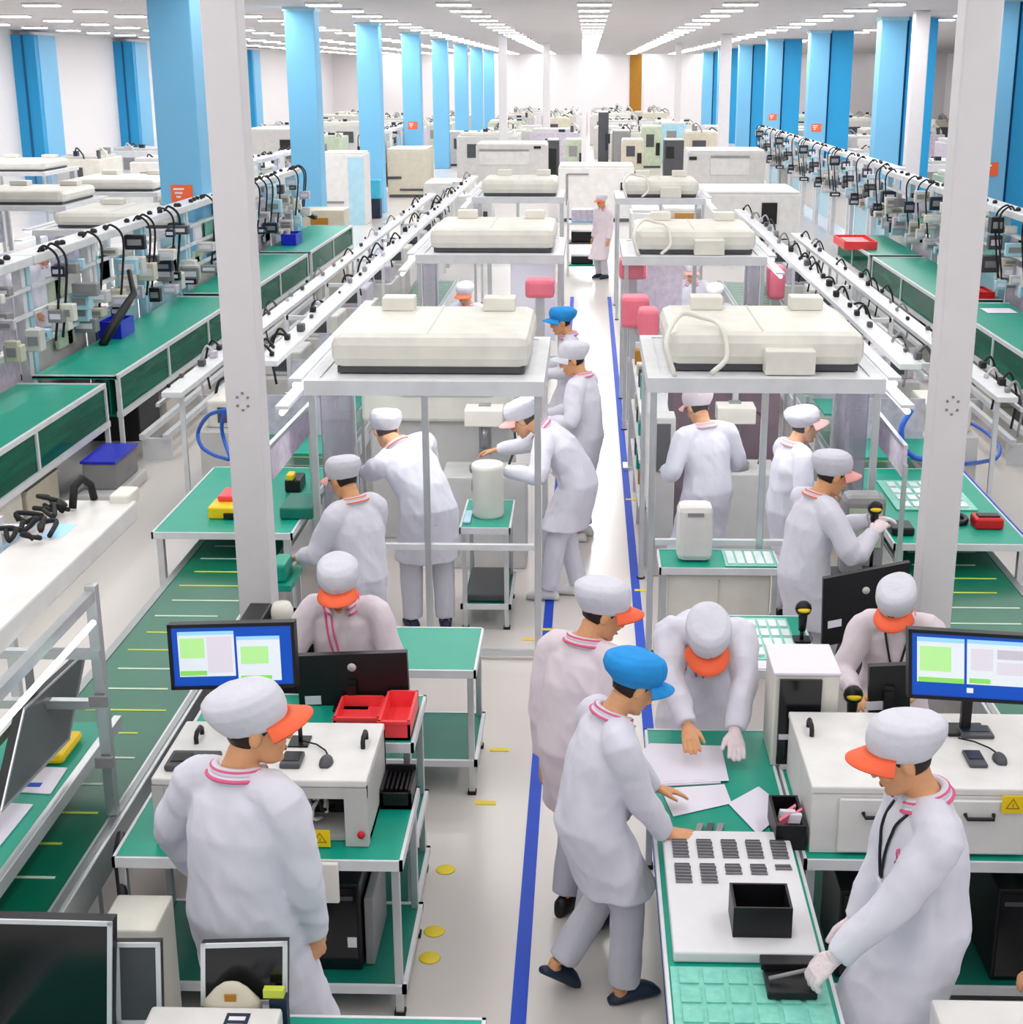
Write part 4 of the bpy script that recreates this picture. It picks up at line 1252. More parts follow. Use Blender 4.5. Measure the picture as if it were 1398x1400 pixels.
# foam tray with stacks of parts and a black box on top
t = thing('foam_tray', 'white foam tray with rows of pockets on the long green table', 'tray', (0.62, 5.2, 0.78))
tx0, tx1, ty0, ty1 = 0.345, 0.895, 4.74, 5.66
b = MB(); b.box(tx0, tx1, ty0, ty1, 0.783, 0.83, 0, 0.008)
put('block', b, 'foam', t)
stacks = []
for r_ in range(2):
    for c_ in range(5):
        stacks.append((tx0 + 0.07 + 0.105 * c_, 5.5 - 0.2 * r_, 0.068, 0.15 if not (r_ == 1 and c_ >= 2) else (0.08 if c_ < 4 else 0.04)))
stacks.append((tx0 + 0.1, 4.85, 0.07, 0.08))
for i, (x, y, w, h) in enumerate(stacks):
    b = MB(); n = max(3, int(h / 0.012))
    y1 = y + 0.075 if i < 10 else y + h / 2
    for k in range(n):
        b.box(x - w / 2 + 0.002 * (k % 2), x + w / 2 - 0.002 * (k % 3), y1 - h + h * k / n, y1 - h + h * (k + 0.72) / n, 0.831, 0.838, k % 2)
    rr = ['back', 'second'][i // 5] if i < 10 else ''
    lab = ('grey part stack in the foam tray, %s row, %s from the left' % (rr, ['first', 'second', 'third', 'fourth', 'fifth'][i % 5])) if i < 10 else 'single grey part stack near the front left of the foam tray'
    if i < 10:
        solo('part_stack', b, ['chip_grey', 'dark_grey'], lab, 'parts', 'part stacks in the foam tray')
open_box('black_box', 'open black box standing on the white foam tray', 0.575, 0.80, 4.84, 5.02, 0.832, 0.96, 'black', 0.01)
b = MB(); b.box(0.33, 0.9, 4.1, 4.71, 0.783, 0.788, 0)
for i in range(6):
    for j in range(5):
        b.box(0.36 + 0.09 * i, 0.43 + 0.09 * i, 4.14 + 0.115 * j, 4.23 + 0.115 * j, 0.788, 0.795, 1)
solo('blister_tray', b, ['mat_light', 'mat_light'], 'pale green clear blister tray at the near end of the long table', 'tray')
b = MB(); b.box(0.67, 0.85, 4.5, 4.66, 0.797, 0.83, 0, 0.006); b.box(0.66, 0.86, 4.63, 4.69, 0.83, 0.86, 1, 0.004); b.tube([(0.68, 4.56, 0.845), (0.84, 4.58, 0.875)], 0.008, 8, 2)
solo('soldering_jig', b, ['black', 'black', 'mid_grey'], 'black jig under the gloved hands of the right worker', 'tool')
b = MB()
for k in range(3):
    q = at(955 + 14 * k, 1135, Z=0.79); b.obox((q.x, q.y, 0.793), (0.014, 0.0, 0), (0.012, 0.05, 0), (0, 0, 0.006), k % 2)
solo('tweezers', b, ['mid_grey', 'dark_grey'], 'grey hand tools under the hand of the worker in the blue cap', 'tool')
# clear tray mat on the far right side table
b = MB(); b.box(0.9, 1.24, 7.7, 8.36, 0.782, 0.788, 0)
for i in range(5):
    for j in range(4):
        b.box(0.93 + 0.062 * i, 0.975 + 0.062 * i, 7.75 + 0.15 * j, 7.85 + 0.15 * j, 0.788, 0.8, 1)
solo('blister_tray', b, ['mat_light', 'clear_plastic'], 'clear blister tray on the side table behind the bending worker', 'tray')
solo('paper', MB().box(0.95, 1.3, 7.57, 7.69, 0.782, 0.786), 'paper', 'white sheet at the near edge of the side table behind the white tower', 'paper')
mat('sheet_green', '#0d8a70', 0.5, var=0.15, scale=3)
# ------------------------------------------------------------------ glass booths
def booth(label, x0, x1, y0, y1, side, detail=True, aisle_pane=True, group='clean booths with filter units on top', H=2.02):
    """side: -1 booth of the left line (aisle on its right), +1 of the right line"""
    t = thing('clean_booth', label, 'booth', ((x0 + x1) / 2, (y0 + y1) / 2, 0), 0, group)
    w = 0.045
    xm = (x0 + x1) / 2
    for px in (x0, xm, x1):
        for py in (y0, y1):
            if px == xm and py == y1:
                continue
            b = MB(); b.box(px - w / 2, px + w / 2, py - w / 2, py + w / 2, 0, H - 0.1, 0, 0.004); b.lathe((px, py, 0), [(0.035, 0), (0.035, 0.012), (0.0, 0.013)], 10, 1)
            put('post', b, ['aluminium', 'rubber'], t)
    b = MB()
    for a in ((x0 - w, x1 + w, y0 - w, y0 + w), (x0 - w, x1 + w, y1 - w, y1 + w), (x0 - w, x0 + w, y0 + w, y1 - w), (x1 - w, x1 + w, y0 + w, y1 - w)):
        b.box(*a, H - 0.1, H)
    put('top_frame', b, 'frame_white', t)
    put('roof_plate', MB().box(x0 + w, x1 - w, y0 + w, y1 - w, H - 0.035, H - 0.01), 'frame_white', t)
    xo = x0 if side < 0 else x1
    xa = x1 if side < 0 else x0
    # curtains
    put('front_curtain', MB().box(x0 + 0.03, x1 - 0.03, y0 - 0.004, y0 + 0.004, 0.86, H - 0.1), 'curtain', t)
    if aisle_pane:
        put('side_curtain', MB().box(xa - 0.004, xa + 0.004, y0 + 0.03, y1 - 0.03, 0.86, H - 0.1), 'curtain_hazy', t)
    if detail:
        put('mid_rail', MB().box(x0 + 0.03, x1 - 0.03, y0 - 0.02, y0 + 0.02, 0.82, 0.86), 'frame_white', t)
        put('bottom_rail', MB().box(x0 + 0.03, x1 - 0.03, y0 - 0.02, y0 + 0.02, 0.03, 0.07), 'aluminium', t)
    put('belt_curtain', MB().box(xo - 0.004, xo + 0.004, y0 + 0.3, y1 - 0.03, 1.0, H - 0.1), 'curtain_lilac', t)
    # filter unit with a chamfered top
    f = put('filter_unit', MB().box(x0 + 0.1, x1 - 0.06, y0 + 0.2, y1 - 0.1, H + 0.03, H + 0.27, bevel=0.075), 'warm_white', t)
    put('gasket', MB().box(x0 + 0.14, x1 - 0.1, y0 + 0.24, y1 - 0.14, H + 0.0, H + 0.045), 'dark_grey', f)
    for k, fx in enumerate((x0 + 0.32, x1 - 0.45)):
        put('motor_box', MB().box(fx, fx + 0.24, y1 - 0.42, y1 - 0.22, H + 0.27, H + 0.37, bevel=0.01), 'warm_white', f)
    put('seam', MB().box(xm - 0.006, xm + 0.006, y0 + 0.28, y1 - 0.16, H + 0.268, H + 0.274), 'grey_white', f)
    # lamps along the belt side and the front
    for k, (z, off) in enumerate(((H - 0.03, 0.1), (H - 0.22, 0.2))):
        b = MB(); xx = xo + side * off
        b.tube([(xx, y0 - 0.05, z), (xx, y1 + 1.8, z)], 0.02, 10)
        lt = put('lamp_tube', b, 'tube_glow', t)
        b = MB(); b.box(xx - 0.045, xx + 0.045, y0 - 0.05, y1 + 1.8, z + 0.02, z + 0.045); put('lamp_cover', b, 'frame_white', lt)
    b = MB(); b.box(x0 + 0.12, x1 - 0.12, y0 + 0.25, y0 + 0.5, H - 0.06, H - 0.04); b.box(x0 + 0.12, x1 - 0.12, y1 - 0.5, y1 - 0.25, H - 0.06, H - 0.04); put('inner_lamp', b, 'booth_glow', t)
    if side > 0:
        b = MB(); xx = x0 + 0.14
        b.hose([(xx, y0 + 0.02, H + 0.0), (xx - 0.06, y0 + 0.1, H + 0.22), (xx + 0.05, y0 + 0.4, H + 0.36), (xx + 0.2, y0 + 0.5, H + 0.33), (xx + 0.32, y0 + 0.25, H + 0.31), (xx + 0.36, y0 + 0.12, H + 0.12), (xx + 0.25, y0 + 0.03, H + 0.02)], 0.018, 8)
        put('hose', b, 'warm_white', t)
        put('control_box', MB().box(xm + 0.0, xm + 0.34, y0 + 0.06, y0 + 0.24, H + 0.0, H + 0.17, bevel=0.01), 'warm_white', t)
    return t
BL1 = booth('nearest glass booth of the left line with a white filter unit on top', -1.86, -0.33, 9.55, 11.2, -1, aisle_pane=False)
BR1 = booth('nearest glass booth of the right line with a hose on its white filter unit', 0.46, 1.98, 9.7, 11.3, 1)
BL2 = booth('second glass booth of the left line, behind the nearest one', -1.92, -0.32, 16.6, 18.4, -1)
BR2 = booth('second glass booth of the right line, behind the nearest one', 0.44, 1.98, 16.5, 18.2, 1)
BL3 = booth('third booth of the left line far up the aisle', -1.9, -0.45, 24.6, 26.2, -1, False)
BR3 = booth('third booth of the right line far up the aisle', 0.5, 1.9, 24.4, 26.0, 1, False)
# neighbouring line on the far left: hoods only partly in view
for i, (px, py, lab) in enumerate(((40, 262, 'white filter hood of the neighbouring left line, at the left edge'), (172, 290, 'white filter hood of the neighbouring left line, before the first blue column'),
                                 (165, 246, 'white filter hood of the neighbouring left line, behind the two others'), (25, 222, 'white filter hood of the neighbouring left line, farthest at the left edge'))):
    q = at(px, py, Z=1.9)
    c = copy_tree(BL3, (q.x, q.y, 0), 0, lab, 'hoods of the neighbouring left line', (1.4, 1.4, 0.86))
for i, (x, y, lab) in enumerate(((8.3, 20.4, 'white filter hood of the neighbouring right line at the right edge'),)):
    c = copy_tree(BR3, (x, y, 0), 0, lab)
# inside and before the booths
table('booth_table', 'green booth table with the white drum in the left booth', 'table', -0.93, -0.55, 10.1, 10.85, 0.8, shelves=(0.2,), top='esd_green')
t = thing('drum', 'white cylindrical drum on the green table in the left booth', 'drum', (-0.74, 10.45, 0.8))
b = MB(); b.lathe((-0.735, 10.42, 0.803), [(0.0, 0), (0.112, 0.0), (0.118, 0.02), (0.118, 0.36), (0.122, 0.37), (0.122, 0.4), (0.11, 0.41), (0.0, 0.412)], 28); put('body', b, 'warm_white', t)
b = MB(); b.tube([(-0.735 - 0.119, 10.4, 1.0), (-0.735 - 0.119, 10.4, 1.09)], 0.004, 6); put('label', b, 'mid_grey', t)
solo('parts_tray', MB().box(-0.89, -0.59, 10.16, 10.8, 0.205, 0.26, 0, 0.01), 'dark_grey', 'dark tray on the lower shelf of the left booth table', 'tray')
solo('cloth', MB().box(-0.91, -0.855, 10.2, 10.5, 0.803, 0.82, 0, 0.006), 'frame_blue', 'folded pale blue cloth left of the drum', 'cloth')
t = table('booth_shelf', 'green shelf counter with the white jug under the right booth window', 'shelf', 0.5, 1.32, 9.24, 9.66, 0.8)
b = MB(); b.box(0.56, 1.26, 9.3, 9.62, 0.06, 0.74, 0, 0.01); b.box(0.905, 0.915, 9.29, 9.3, 0.1, 0.7, 1)
solo('cabinet', b, ['warm_white', 'beige'], 'pale cabinet under the right booth counter', 'cabinet')
t = thing('jug', 'white plastic jug with a handle slot on the right booth counter', 'jug', (0.745, 9.45, 0.8))
b = MB(); b.box(0.625, 0.865, 9.36, 9.56, 0.803, 1.2, 0, 0.045); put('body', b, 'white_paint', t)
b = MB(); b.box(0.69, 0.8, 9.352, 9.36, 1.13, 1.155, 0); put('handle_slot', b, 'mid_grey', t)
b = MB(); b.box(0.95, 1.3, 9.28, 9.62, 0.803, 0.808, 0)
for i in range(5):
    b.box(0.97 + 0.065 * i, 1.02 + 0.065 * i, 9.32, 9.58, 0.808, 0.816, 1)
solo('blister_tray', b, ['mat_light', 'clear_plastic'], 'clear blister tray beside the jug on the right booth counter', 'tray')
# equipment deeper inside the booths
def press(label, x, y, s, mats=('mid_grey', 'warm_white', 'dark_grey')):
    t = thing('assembly_press', label, 'machine', (x, y, 0))
    put('base', MB().box(x - 0.35, x + 0.35, y - 0.25, y + 0.25, 0, 0.8, bevel=0.01), 'grey_white', t)
    put('column', MB().box(x - 0.05, x + 0.05, y + 0.02, y + 0.12, 0.8, 1.35), 'alu_dark', t)
    b = MB(); b.box(x - 0.16, x + 0.16, y - 0.14, y + 0.12, 1.2, 1.34, 0, 0.01); b.tube([(x, y - 0.05, 1.0), (x, y - 0.05, 1.2)], 0.03, 10, 1); put('head', b, [mats[1], 'alu_dark'], t)
    b = MB(); b.lathe((x, y - 0.05, 0.8), [(0.13, 0), (0.13, 0.05), (0.08, 0.1), (0.05, 0.14), (0, 0.142)], 14); put('table', b, mats[0], t)
    b = MB(); b.hose([(x + 0.1, y, 1.3), (x + 0.22, y - 0.05, 1.25), (x + 0.26, y - 0.08, 1.05), (x + 0.2, y - 0.1, 0.85)], 0.012, 6); put('cable', b, 'rubber', t)
    return t
press('grey assembly press under the window of the left booth', -0.85, 11.75, 1)
press('pale assembly press at the back of the right booth', 1.25, 11.9, 1)
t = thing('oven_unit', 'long white oven unit behind the left booth', 'machine', (-1.25, 12.6, 0))
put('body', MB().box(-1.9, -0.66, 12.3, 13.2, 0.0, 1.1, bevel=0.02), 'grey_white', t)
put('cover', MB().box(-1.95, -0.62, 12.2, 13.3, 1.1, 1.42, bevel=0.03), 'warm_white', t)
put('vent', MB().box(-1.6, -0.8, 12.19, 12.2, 1.33, 1.36), 'mid_grey', t)
t = thing('dark_cabinet', 'dim reddish grey cabinet at the back of the right booth', 'cabinet', (1.2, 12.8, 0))
M['plum'] = mat('plum', '#77606c', 0.5, var=0.15)
put('body', MB().box(0.75, 1.7, 12.5, 13.1, 0, 1.55, bevel=0.01), 'plum', t)
put('post', MB().box(1.28, 1.33, 12.44, 12.49, 0, 1.6), 'frame_white', t)
b = MB(); b.box(0.55, 0.72, 11.35, 11.6, 0.0, 1.35, 0, 0.01); b.box(0.57, 0.68, 11.34, 11.35, 0.9, 1.3, 1)
solo('instrument_rack', b, ['grey_white', 'dark_grey'], 'narrow instrument rack inside the right booth left of the worker', 'rack')
# rounded grey unit before the worker at the right booth
t = thing('glue_unit', 'grey rounded unit before the worker at the right booth', 'machine', (1.85, 9.3, 0.75))
p = at(1178, 680, Y=9.35)
b = MB(); b.box(p.x - 0.12, p.x + 0.16, 9.28, 9.5, 0.72, 1.3, 0, 0.05); put('body', b, 'mid_grey', t)
b = MB(); b.box(p.x - 0.09, p.x + 0.13, 9.27, 9.28, 0.95, 1.22, 0); put('panel', b, 'sage', t)
put('base', MB().box(p.x - 0.15, p.x + 0.2, 9.2, 9.55, 0.0, 0.72), 'dark_grey', t)
# left of the left booth: green stepped stands over the belt
for k, (y, z) in enumerate(((11.9, 0.98), (13.4, 1.0), (14.9, 1.0))):
    for s, lab in ((-1, 'left'), (1, 'right')):
        x = -2.5 if s < 0 else 2.55
        tt = thing('belt_stand', 'small green stand over the %s belt, %s one beyond the cross bench' % (lab, ['nearest', 'second', 'third'][k]), 'stand', (x, y, 0), 0, 'green stands over the belts')
        put('plate', MB().box(x - 0.36, x + 0.36, y - 0.35, y + 0.35, z - 0.02, z), 'esd_green', tt)
        put('panel', MB().box(x - 0.35, x + 0.35, y + 0.3, y + 0.32, z, z + 0.35), 'dirty_lilac', tt)
        for q in (-1, 1):
            put('leg', MB().box(x + q * 0.42 - 0.015, x + q * 0.42 + 0.015, y - 0.35, y - 0.32, 0, z + 0.02), 'aluminium', tt)
            put('leg', MB().box(x + q * 0.42 - 0.015, x + q * 0.42 + 0.015, y + 0.32, y + 0.35, 0, z + 0.02), 'aluminium', tt)
# things beside the pillars behind the monitors, left
t = thing('black_rack', 'black open rack between the near left pillar and the seated worker', 'rack', (-1.75, 7.7, 0))
put('frame', MB().box(-1.98, -1.6, 7.45, 7.5, 0.0, 0.98).box(-1.98, -1.6, 7.9, 7.95, 0.0, 0.98).box(-1.98, -1.6, 7.45, 7.95, 0.93, 0.98), 'black', t)
put('shelf', MB().box(-1.97, -1.61, 7.5, 7.9, 0.5, 0.53), 'black', t)
b = MB(); b.lathe((-1.72, 7.65, 0.982), [(0, 0), (0.06, 0), (0.065, 0.1), (0.05, 0.14), (0, 0.142)], 14); solo('tape_roll', b, 'warm_white', 'pale roll standing on the black rack', 'roll')
b = MB(); b.box(-1.95, -1.82, 7.55, 7.85, 0.982, 1.05, 0, 0.01); solo('black_case', b, 'black', 'black case on the black rack', 'case')
b = MB(); b.box(-2.1, -1.86, 8.55, 8.95, 0.86, 0.9, 0); b.box(-2.0, -1.9, 8.6, 8.85, 0.9, 1.02, 1, 0.02)
b.box(-2.08, -2.05, 8.6, 8.63, 0.0, 0.86, 2)
b.box(-1.9, -1.87, 8.9, 8.93, 0.0, 0.86, 2)
solo('green_stand', b, ['esd_green', 'esd_green', 'aluminium'], 'small green stand right of the near left pillar', 'stand')

# gear over the belts beside the booths
for s_, nm, X, cor in ((-1, 'left', -2.1, ((366, 612), (428, 548), (424, 590), (372, 655))), (1, 'right', 2.16, ((1238, 612), (1196, 560), (1200, 605), (1236, 655)))):
    c4 = [at(x, y, X=X) for x, y in cor]
    t = thing('tilted_board', 'lilac grey board tilted over the %s belt beside the booth' % nm, 'board', (X, 10.5, 0))
    b = MB(); nx = Vector((0.012 * s_, 0, 0))
    b.faces([c - nx for c in c4] + [c + nx for c in c4], [(0, 1, 2, 3), (7, 6, 5, 4), (0, 4, 5, 1), (1, 5, 6, 2), (2, 6, 7, 3), (3, 7, 4, 0)]); put('panel', b, 'dirty_lilac', t)
    b = MB(); b.bar(c4[0], c4[1], 0.03); put('edge_rail', b, 'aluminium', t)
    lo = min(c4, key=lambda v: v.z)
    b = MB(); b.bar((X, lo.y, 0), (X, lo.y, lo.z + 0.1), 0.03); b.bar((X, max(v.y for v in c4), 0), (X, max(v.y for v in c4), max(v.z for v in c4)), 0.03); put('post', b, 'aluminium', t)
for px, py, Z, sx, sy, sz, m, lab in ((404, 668, 0.9, 0.06, 0.12, 0.1, 'black', 'black tool at the booth end of the left cross bench'), (398, 655, 1.0, 0.03, 0.06, 0.05, 'yellow', 'small yellow piece on the black tool by the left booth'),
                                      (412, 700, 0.9, 0.12, 0.2, 0.09, 'esd_green_dark', 'dark green tray at the booth end of the left cross bench'),
                                      (1218, 732, 0.9, 0.08, 0.1, 0.06, 'black', 'black tray before the worker at the right booth corner')):
    p = at(px, py, Z=Z)
    p.y = max(p.y, 9.78 if px > 1000 else 0); p.x = max(p.x, 2.22) if px > 1000 else p.x
    b = MB(); b.box(p.x - sx, p.x + sx, p.y - sy, p.y + sy, Z + 0.002, Z + sz, 0, 0.012)
    if Z < 0.85:
        b.box(p.x - sx, p.x + sx, p.y - sy, p.y + sy, 0.0, Z, 1)
    solo('tray' if 'tray' in lab else 'tool', b, [m, 'dark_grey'], lab, 'tray' if 'tray' in lab else 'tool')

# ------------------------------------------------------------------ side benches
def side_bench(label, side, y0, y1, xf=4.95, xb=5.85, z=0.94):
    s = -1 if side == 'left' else 1
    X0, X1 = sorted((s * xf, s * xb))
    xin = s * xf
    t = thing('line_bench', label, 'bench', ((X0 + X1) / 2, (y0 + y1) / 2, 0), 0, 'green benches of the side lines')
    put('table_top', MB().box(X0, X1, y0, y1, z - 0.03, z), 'esd_green', t)
    b = MB(); e = 0.035
    b.box(xin - e / 2, xin + e / 2, y0, y1, z - 0.03, z + 0.015); b.box(X0, X1, y0, y0 + 0.03, z - 0.02, z + 0.012); b.box(X0, X1, y1 - 0.03, y1, z - 0.02, z + 0.012)
    put('edge_trim', b, 'frame_white', t)
    b = MB(); b.box(xin - 0.03, xin + 0.03, y0, y1, 0.5, 0.56); put('lower_rail', b, 'frame_white', t)
    n = max(1, round((y1 - y0) / 2.2))
    for k in range(n + 1):
        y = y0 + 0.03 + (y1 - y0 - 0.06) * k / n
        b = MB(); b.box(xin - 0.022, xin + 0.022, y - 0.022, y + 0.022, 0.0 if k in (0, n) else 0.5, z - 0.03); put('post', b, 'frame_white', t)
        b = MB(); b.box(-0.02 + s * xb - s * 0.03, 0.02 + s * xb - s * 0.03, y - 0.02, y + 0.02, 0, z - 0.03); put('back_post', b, 'frame_white', t)
    put('shelf', MB().box(X0 + 0.04, X1 - 0.04, y0 + 0.03, y1 - 0.03, 0.5, 0.52), 'esd_green_dark', t)
    put('front_pane', MB().box(xin - 0.004, xin + 0.004, y0 + 0.05, y1 - 0.05, 0.56, z - 0.03), 'green_glass', t)
    put('inner_sheet', MB().box(*sorted((xin + s * 0.1, xin + s * 0.11)), y0 + 0.05, y1 - 0.05, 0.53, z - 0.05), 'sheet_green', t)
    return t
lb = [(8.6, 14.45), (14.85, 20.5), (20.8, 25.6), (25.9, 30.6)]
for i, (a, c) in enumerate(lb):
    side_bench('green bench with a dark green glass front, %s along the left side line' % ORD[i], 'left', a, c)
rb = [(10.5, 14.6), (14.9, 20.2), (20.5, 25.4), (25.7, 29.0)]
for i, (a, c) in enumerate(rb):
    side_bench('green bench with a dark green glass front, %s along the right side line' % ORD[i], 'right', a, c)

# ------------------------------------------------------------------ equipment racks behind the side benches
def rack(x, y0, L, s, seed, label, group, board=None):
    r = random.Random(seed)
    t = thing('equipment_rack', label, 'rack', (x, y0 + L / 2, 0), 0, group)
    ztop = 2.06
    for y in (y0 + 0.06, y0 + L - 0.06):
        put('post', MB().box(x - 0.05, x + 0.05, y - 0.05, y + 0.05, 0, ztop), r.choice(['frame_blue', 'frame_white']), t)
    put('top_beam', MB().box(x - 0.16, x + 0.16, y0, y0 + L, ztop, ztop + 0.1, bevel=0.012), 'frame_white', t)
    for z in (1.22, 1.55, 1.82):
        b = MB(); b.box(x - s * 0.08 - 0.02, x - s * 0.08 + 0.02, y0, y0 + L, z - 0.02, z + 0.02); put('rail', b, 'frame_white', t)
    put('back_board', MB().box(x + s * 0.06, x + s * 0.08, y0 + 0.12, y0 + L - 0.12, 0.3, 1.12).box(x + s * 0.06, x + s * 0.08, y0 + L * (0.12 if board else 0.55), y0 + L - 0.12, 1.24, 1.9 if board else 1.8), board or r.choice(['grey_white', 'dirty_lilac', 'frame_blue']), t)
    for k in range(4):
        yy = y0 + r.uniform(0.15, L - 0.6)
        z = r.choice([1.0, 1.25, 1.5])
        b = MB(); b.box(x - 0.02, x + 0.02, yy, yy + r.uniform(0.3, 0.5), z, z + r.uniform(0.25, 0.4)); put('panel', b, r.choice(['dirty_lilac', 'grey_white', 'paper', 'frame_blue', 'sage', 'mat_light']), t)
    for k in range(13):
        yy = y0 + r.uniform(0.1, L - 0.2)
        z = r.choice([1.1, 1.24, 1.57, 1.84, 1.4])
        w, h, d = r.uniform(0.07, 0.2), r.uniform(0.08, 0.24), r.uniform(0.06, 0.15)
        b = MB(); xx = x - s * r.uniform(0.08, 0.3)
        b.box(xx - d, xx + d, yy, yy + w, z, z + h, 0, 0.01)
        b.box(xx - d * 0.7, xx + d * 0.7, yy - 0.01, yy, z + h * 0.3, z + h * 0.7, 1)
        put('device', b, [r.choice(['dark_grey', 'black', 'mid_grey', 'navy', 'beige', 'dirty_lilac', 'frame_blue', 'warm_white', 'grey_white']), r.choice(['paper', 'mid_grey'])], t)
    for k in range(3):
        yy = y0 + r.uniform(0.15, L - 0.15)
        b = MB(); b.hose([(x - s * 0.1, yy, ztop + 0.1), (x - s * 0.16, yy + 0.06, ztop + 0.16), (x - s * 0.28, yy + 0.1, ztop), (x - s * 0.25, yy + 0.05, 1.6), (x - s * 0.2, yy, 1.2)], 0.014, 6); put('cable', b, 'rubber', t)
    for k in range(5):
        yy = y0 + r.uniform(0.1, L - 0.1)
        b = MB(); b.ell((x - s * r.uniform(0, 0.12), yy, ztop + 0.12), (1, 0, 0), (0, 1, 0), (0, 0, 1), 0.04, 0.05, 0.035, 8); put('clamp', b, 'black', t)
    return t
for i in range(9):
    y = 11.0 + 2.12 * i
    rack(-6.0, y, 2.08, -1, 100 + i, 'equipment rack with cables and dark devices, %s along the left side line' % ORD[i], 'equipment racks behind the left benches')
for i in range(8):
    y = 13.0 + 2.12 * i
    rack(6.05, y, 2.08, 1, 200 + i, 'equipment rack with cables and dark devices, %s along the right side line' % ORD[i], 'equipment racks behind the right benches', 'column_deep' if i < 3 else None)
# bluish backs of the right racks
# more racks further off
far = rack(0, 0, 2.4, 1, 301, 'x', 'distant equipment racks on the right'); far2 = rack(0, 0, 2.4, 1, 302, 'x', 'distant equipment racks on the right')
k = 0
for y in (31.5, 34.2, 36.9, 39.6, 42.3, 45, 47.7, 50.4):
    o = far if k == 0 else copy_tree(far if k % 2 else far2)
    o.location = (6.3, y, 0); o['label'] = 'distant equipment rack before the right blue columns'; k += 1
far2.location = (6.3, 53.2, 0); far2['label'] = 'distant equipment rack before the right blue columns'
k = 0
for y in (31.5, 34.4, 37.3, 47, 50, 53, 56):
    o = copy_tree(far if k % 2 else far2, (-6.9 - (0.6 if k < 3 else 0), y, 0), 0, 'distant equipment rack before the left blue columns', 'distant equipment racks on the left'); k += 1
k = 0
for y in (13.5, 15.9, 18.3):
    copy_tree(far if k % 2 else far2, (-8.6, y, 0), 0, 'equipment rack of the neighbouring line, behind the left racks', 'racks of the neighbouring left line'); k += 1

# ------------------------------------------------------------------ overhead cable trays with clamps along both lines
def cable_tray(label, x, z, y0, y1, s, seed, po=0.0):
    r = random.Random(seed)
    t = thing('cable_tray', label, 'cable tray', (x, (y0 + y1) / 2, 0), 0, 'cable trays above the lines')
    b = MB(); b.box(x - 0.09, x + 0.09, y0, y1, z - 0.05, z, 0, 0.006); put('channel', b, 'frame_white', t)
    b = MB(); b.box(x + s * 0.13 - 0.015, x + s * 0.13 + 0.015, y0, y1, z - 0.13, z - 0.1); put('rail', b, 'aluminium', t)
    y = y0 + 0.3
    while y < y1:
        b = MB(); xp = x + s * po; b.box(xp - 0.02, xp + 0.02, y - 0.02, y + 0.02, 0, z - 0.05)
        if po:
            b.box(*sorted((x, xp)), y - 0.02, y + 0.02, z - 0.09, z - 0.05)
        put('post', b, 'frame_white', t); y += 2.3
    y = y0 + 0.2; n = 0
    while y < y1 and n < 60:
        b = MB(); w = r.uniform(0.022, 0.055)
        xx = x + s * r.uniform(-0.02, 0.12)
        b.box(xx - w * 0.6, xx + w * 0.6, y - w, y + w, z, z + w * 1.3, 0, 0.012)
        if r.random() < 0.5:
            b.hose([(xx, y, z + w), (xx + s * 0.08, y + 0.03, z + w + 0.05), (xx + s * 0.16, y + 0.05, z - 0.12), (xx + s * 0.12, y, z - 0.4)], 0.012, 6)
        put('clamp', b, r.choice(['black', 'rubber', 'dark_grey', 'mid_grey', 'dirty_lilac']), t)
        y += r.uniform(0.3, 0.8) * (1 + (y - y0) / 30); n += 1
    return t
for s, nm in ((-1, 'left'), (1, 'right')):
    cable_tray('white cable tray with black clamps over the %s conveyor beyond the cross bench' % nm, s * 2.62, 1.75, 11.6, 34 if s < 0 else 25.5, s, 5 + s, 0.36)
    cable_tray('lower white cable tray with black clamps on the outer side of the %s line' % nm, s * 3.6, 1.35, 12.2, 34 if s < 0 else 25.5, s, 15 + s)
# belt line machines between the trays
def line_unit(x, y, s, seed, label, group):
    r = random.Random(seed)
    t = thing('line_unit', label, 'machine', (x, y, 0), 0, group)
    put('base', MB().box(x - 0.24, x + 0.24, y - 0.5, y + 0.5, 0, 0.95, bevel=0.01), 'grey_white', t)
    put('head', MB().box(x - 0.2, x + 0.2, y - 0.35, y + 0.3, 0.95, 1.2, bevel=0.02), r.choice(['warm_white', 'grey_white', 'dirty_lilac']), t)
    b = MB(); b.box(x - 0.1, x + 0.1, y - 0.36, y - 0.35, 1.0, 1.14); put('screen', b, 'dark_grey', t)
    b = MB(); b.hose([(x, y + 0.1, 1.2), (x + s * 0.05, y + 0.1, 1.3), (x + s * 0.16, y, 1.3), (x + s * 0.22, y - 0.05, 1.0)], 0.014, 6); put('hose', b, 'rubber', t)
    return t
for s, nm in ((-1, 'left'), (1, 'right')):
    for k in range(9 if s < 0 else 6):
        line_unit(s * 3.2, 12.9 + 2.35 * k, s, 400 + k + 20 * s, '%s white line unit in the row under the %s cable trays' % (ORD[k], nm), 'line units under the %s trays' % nm)
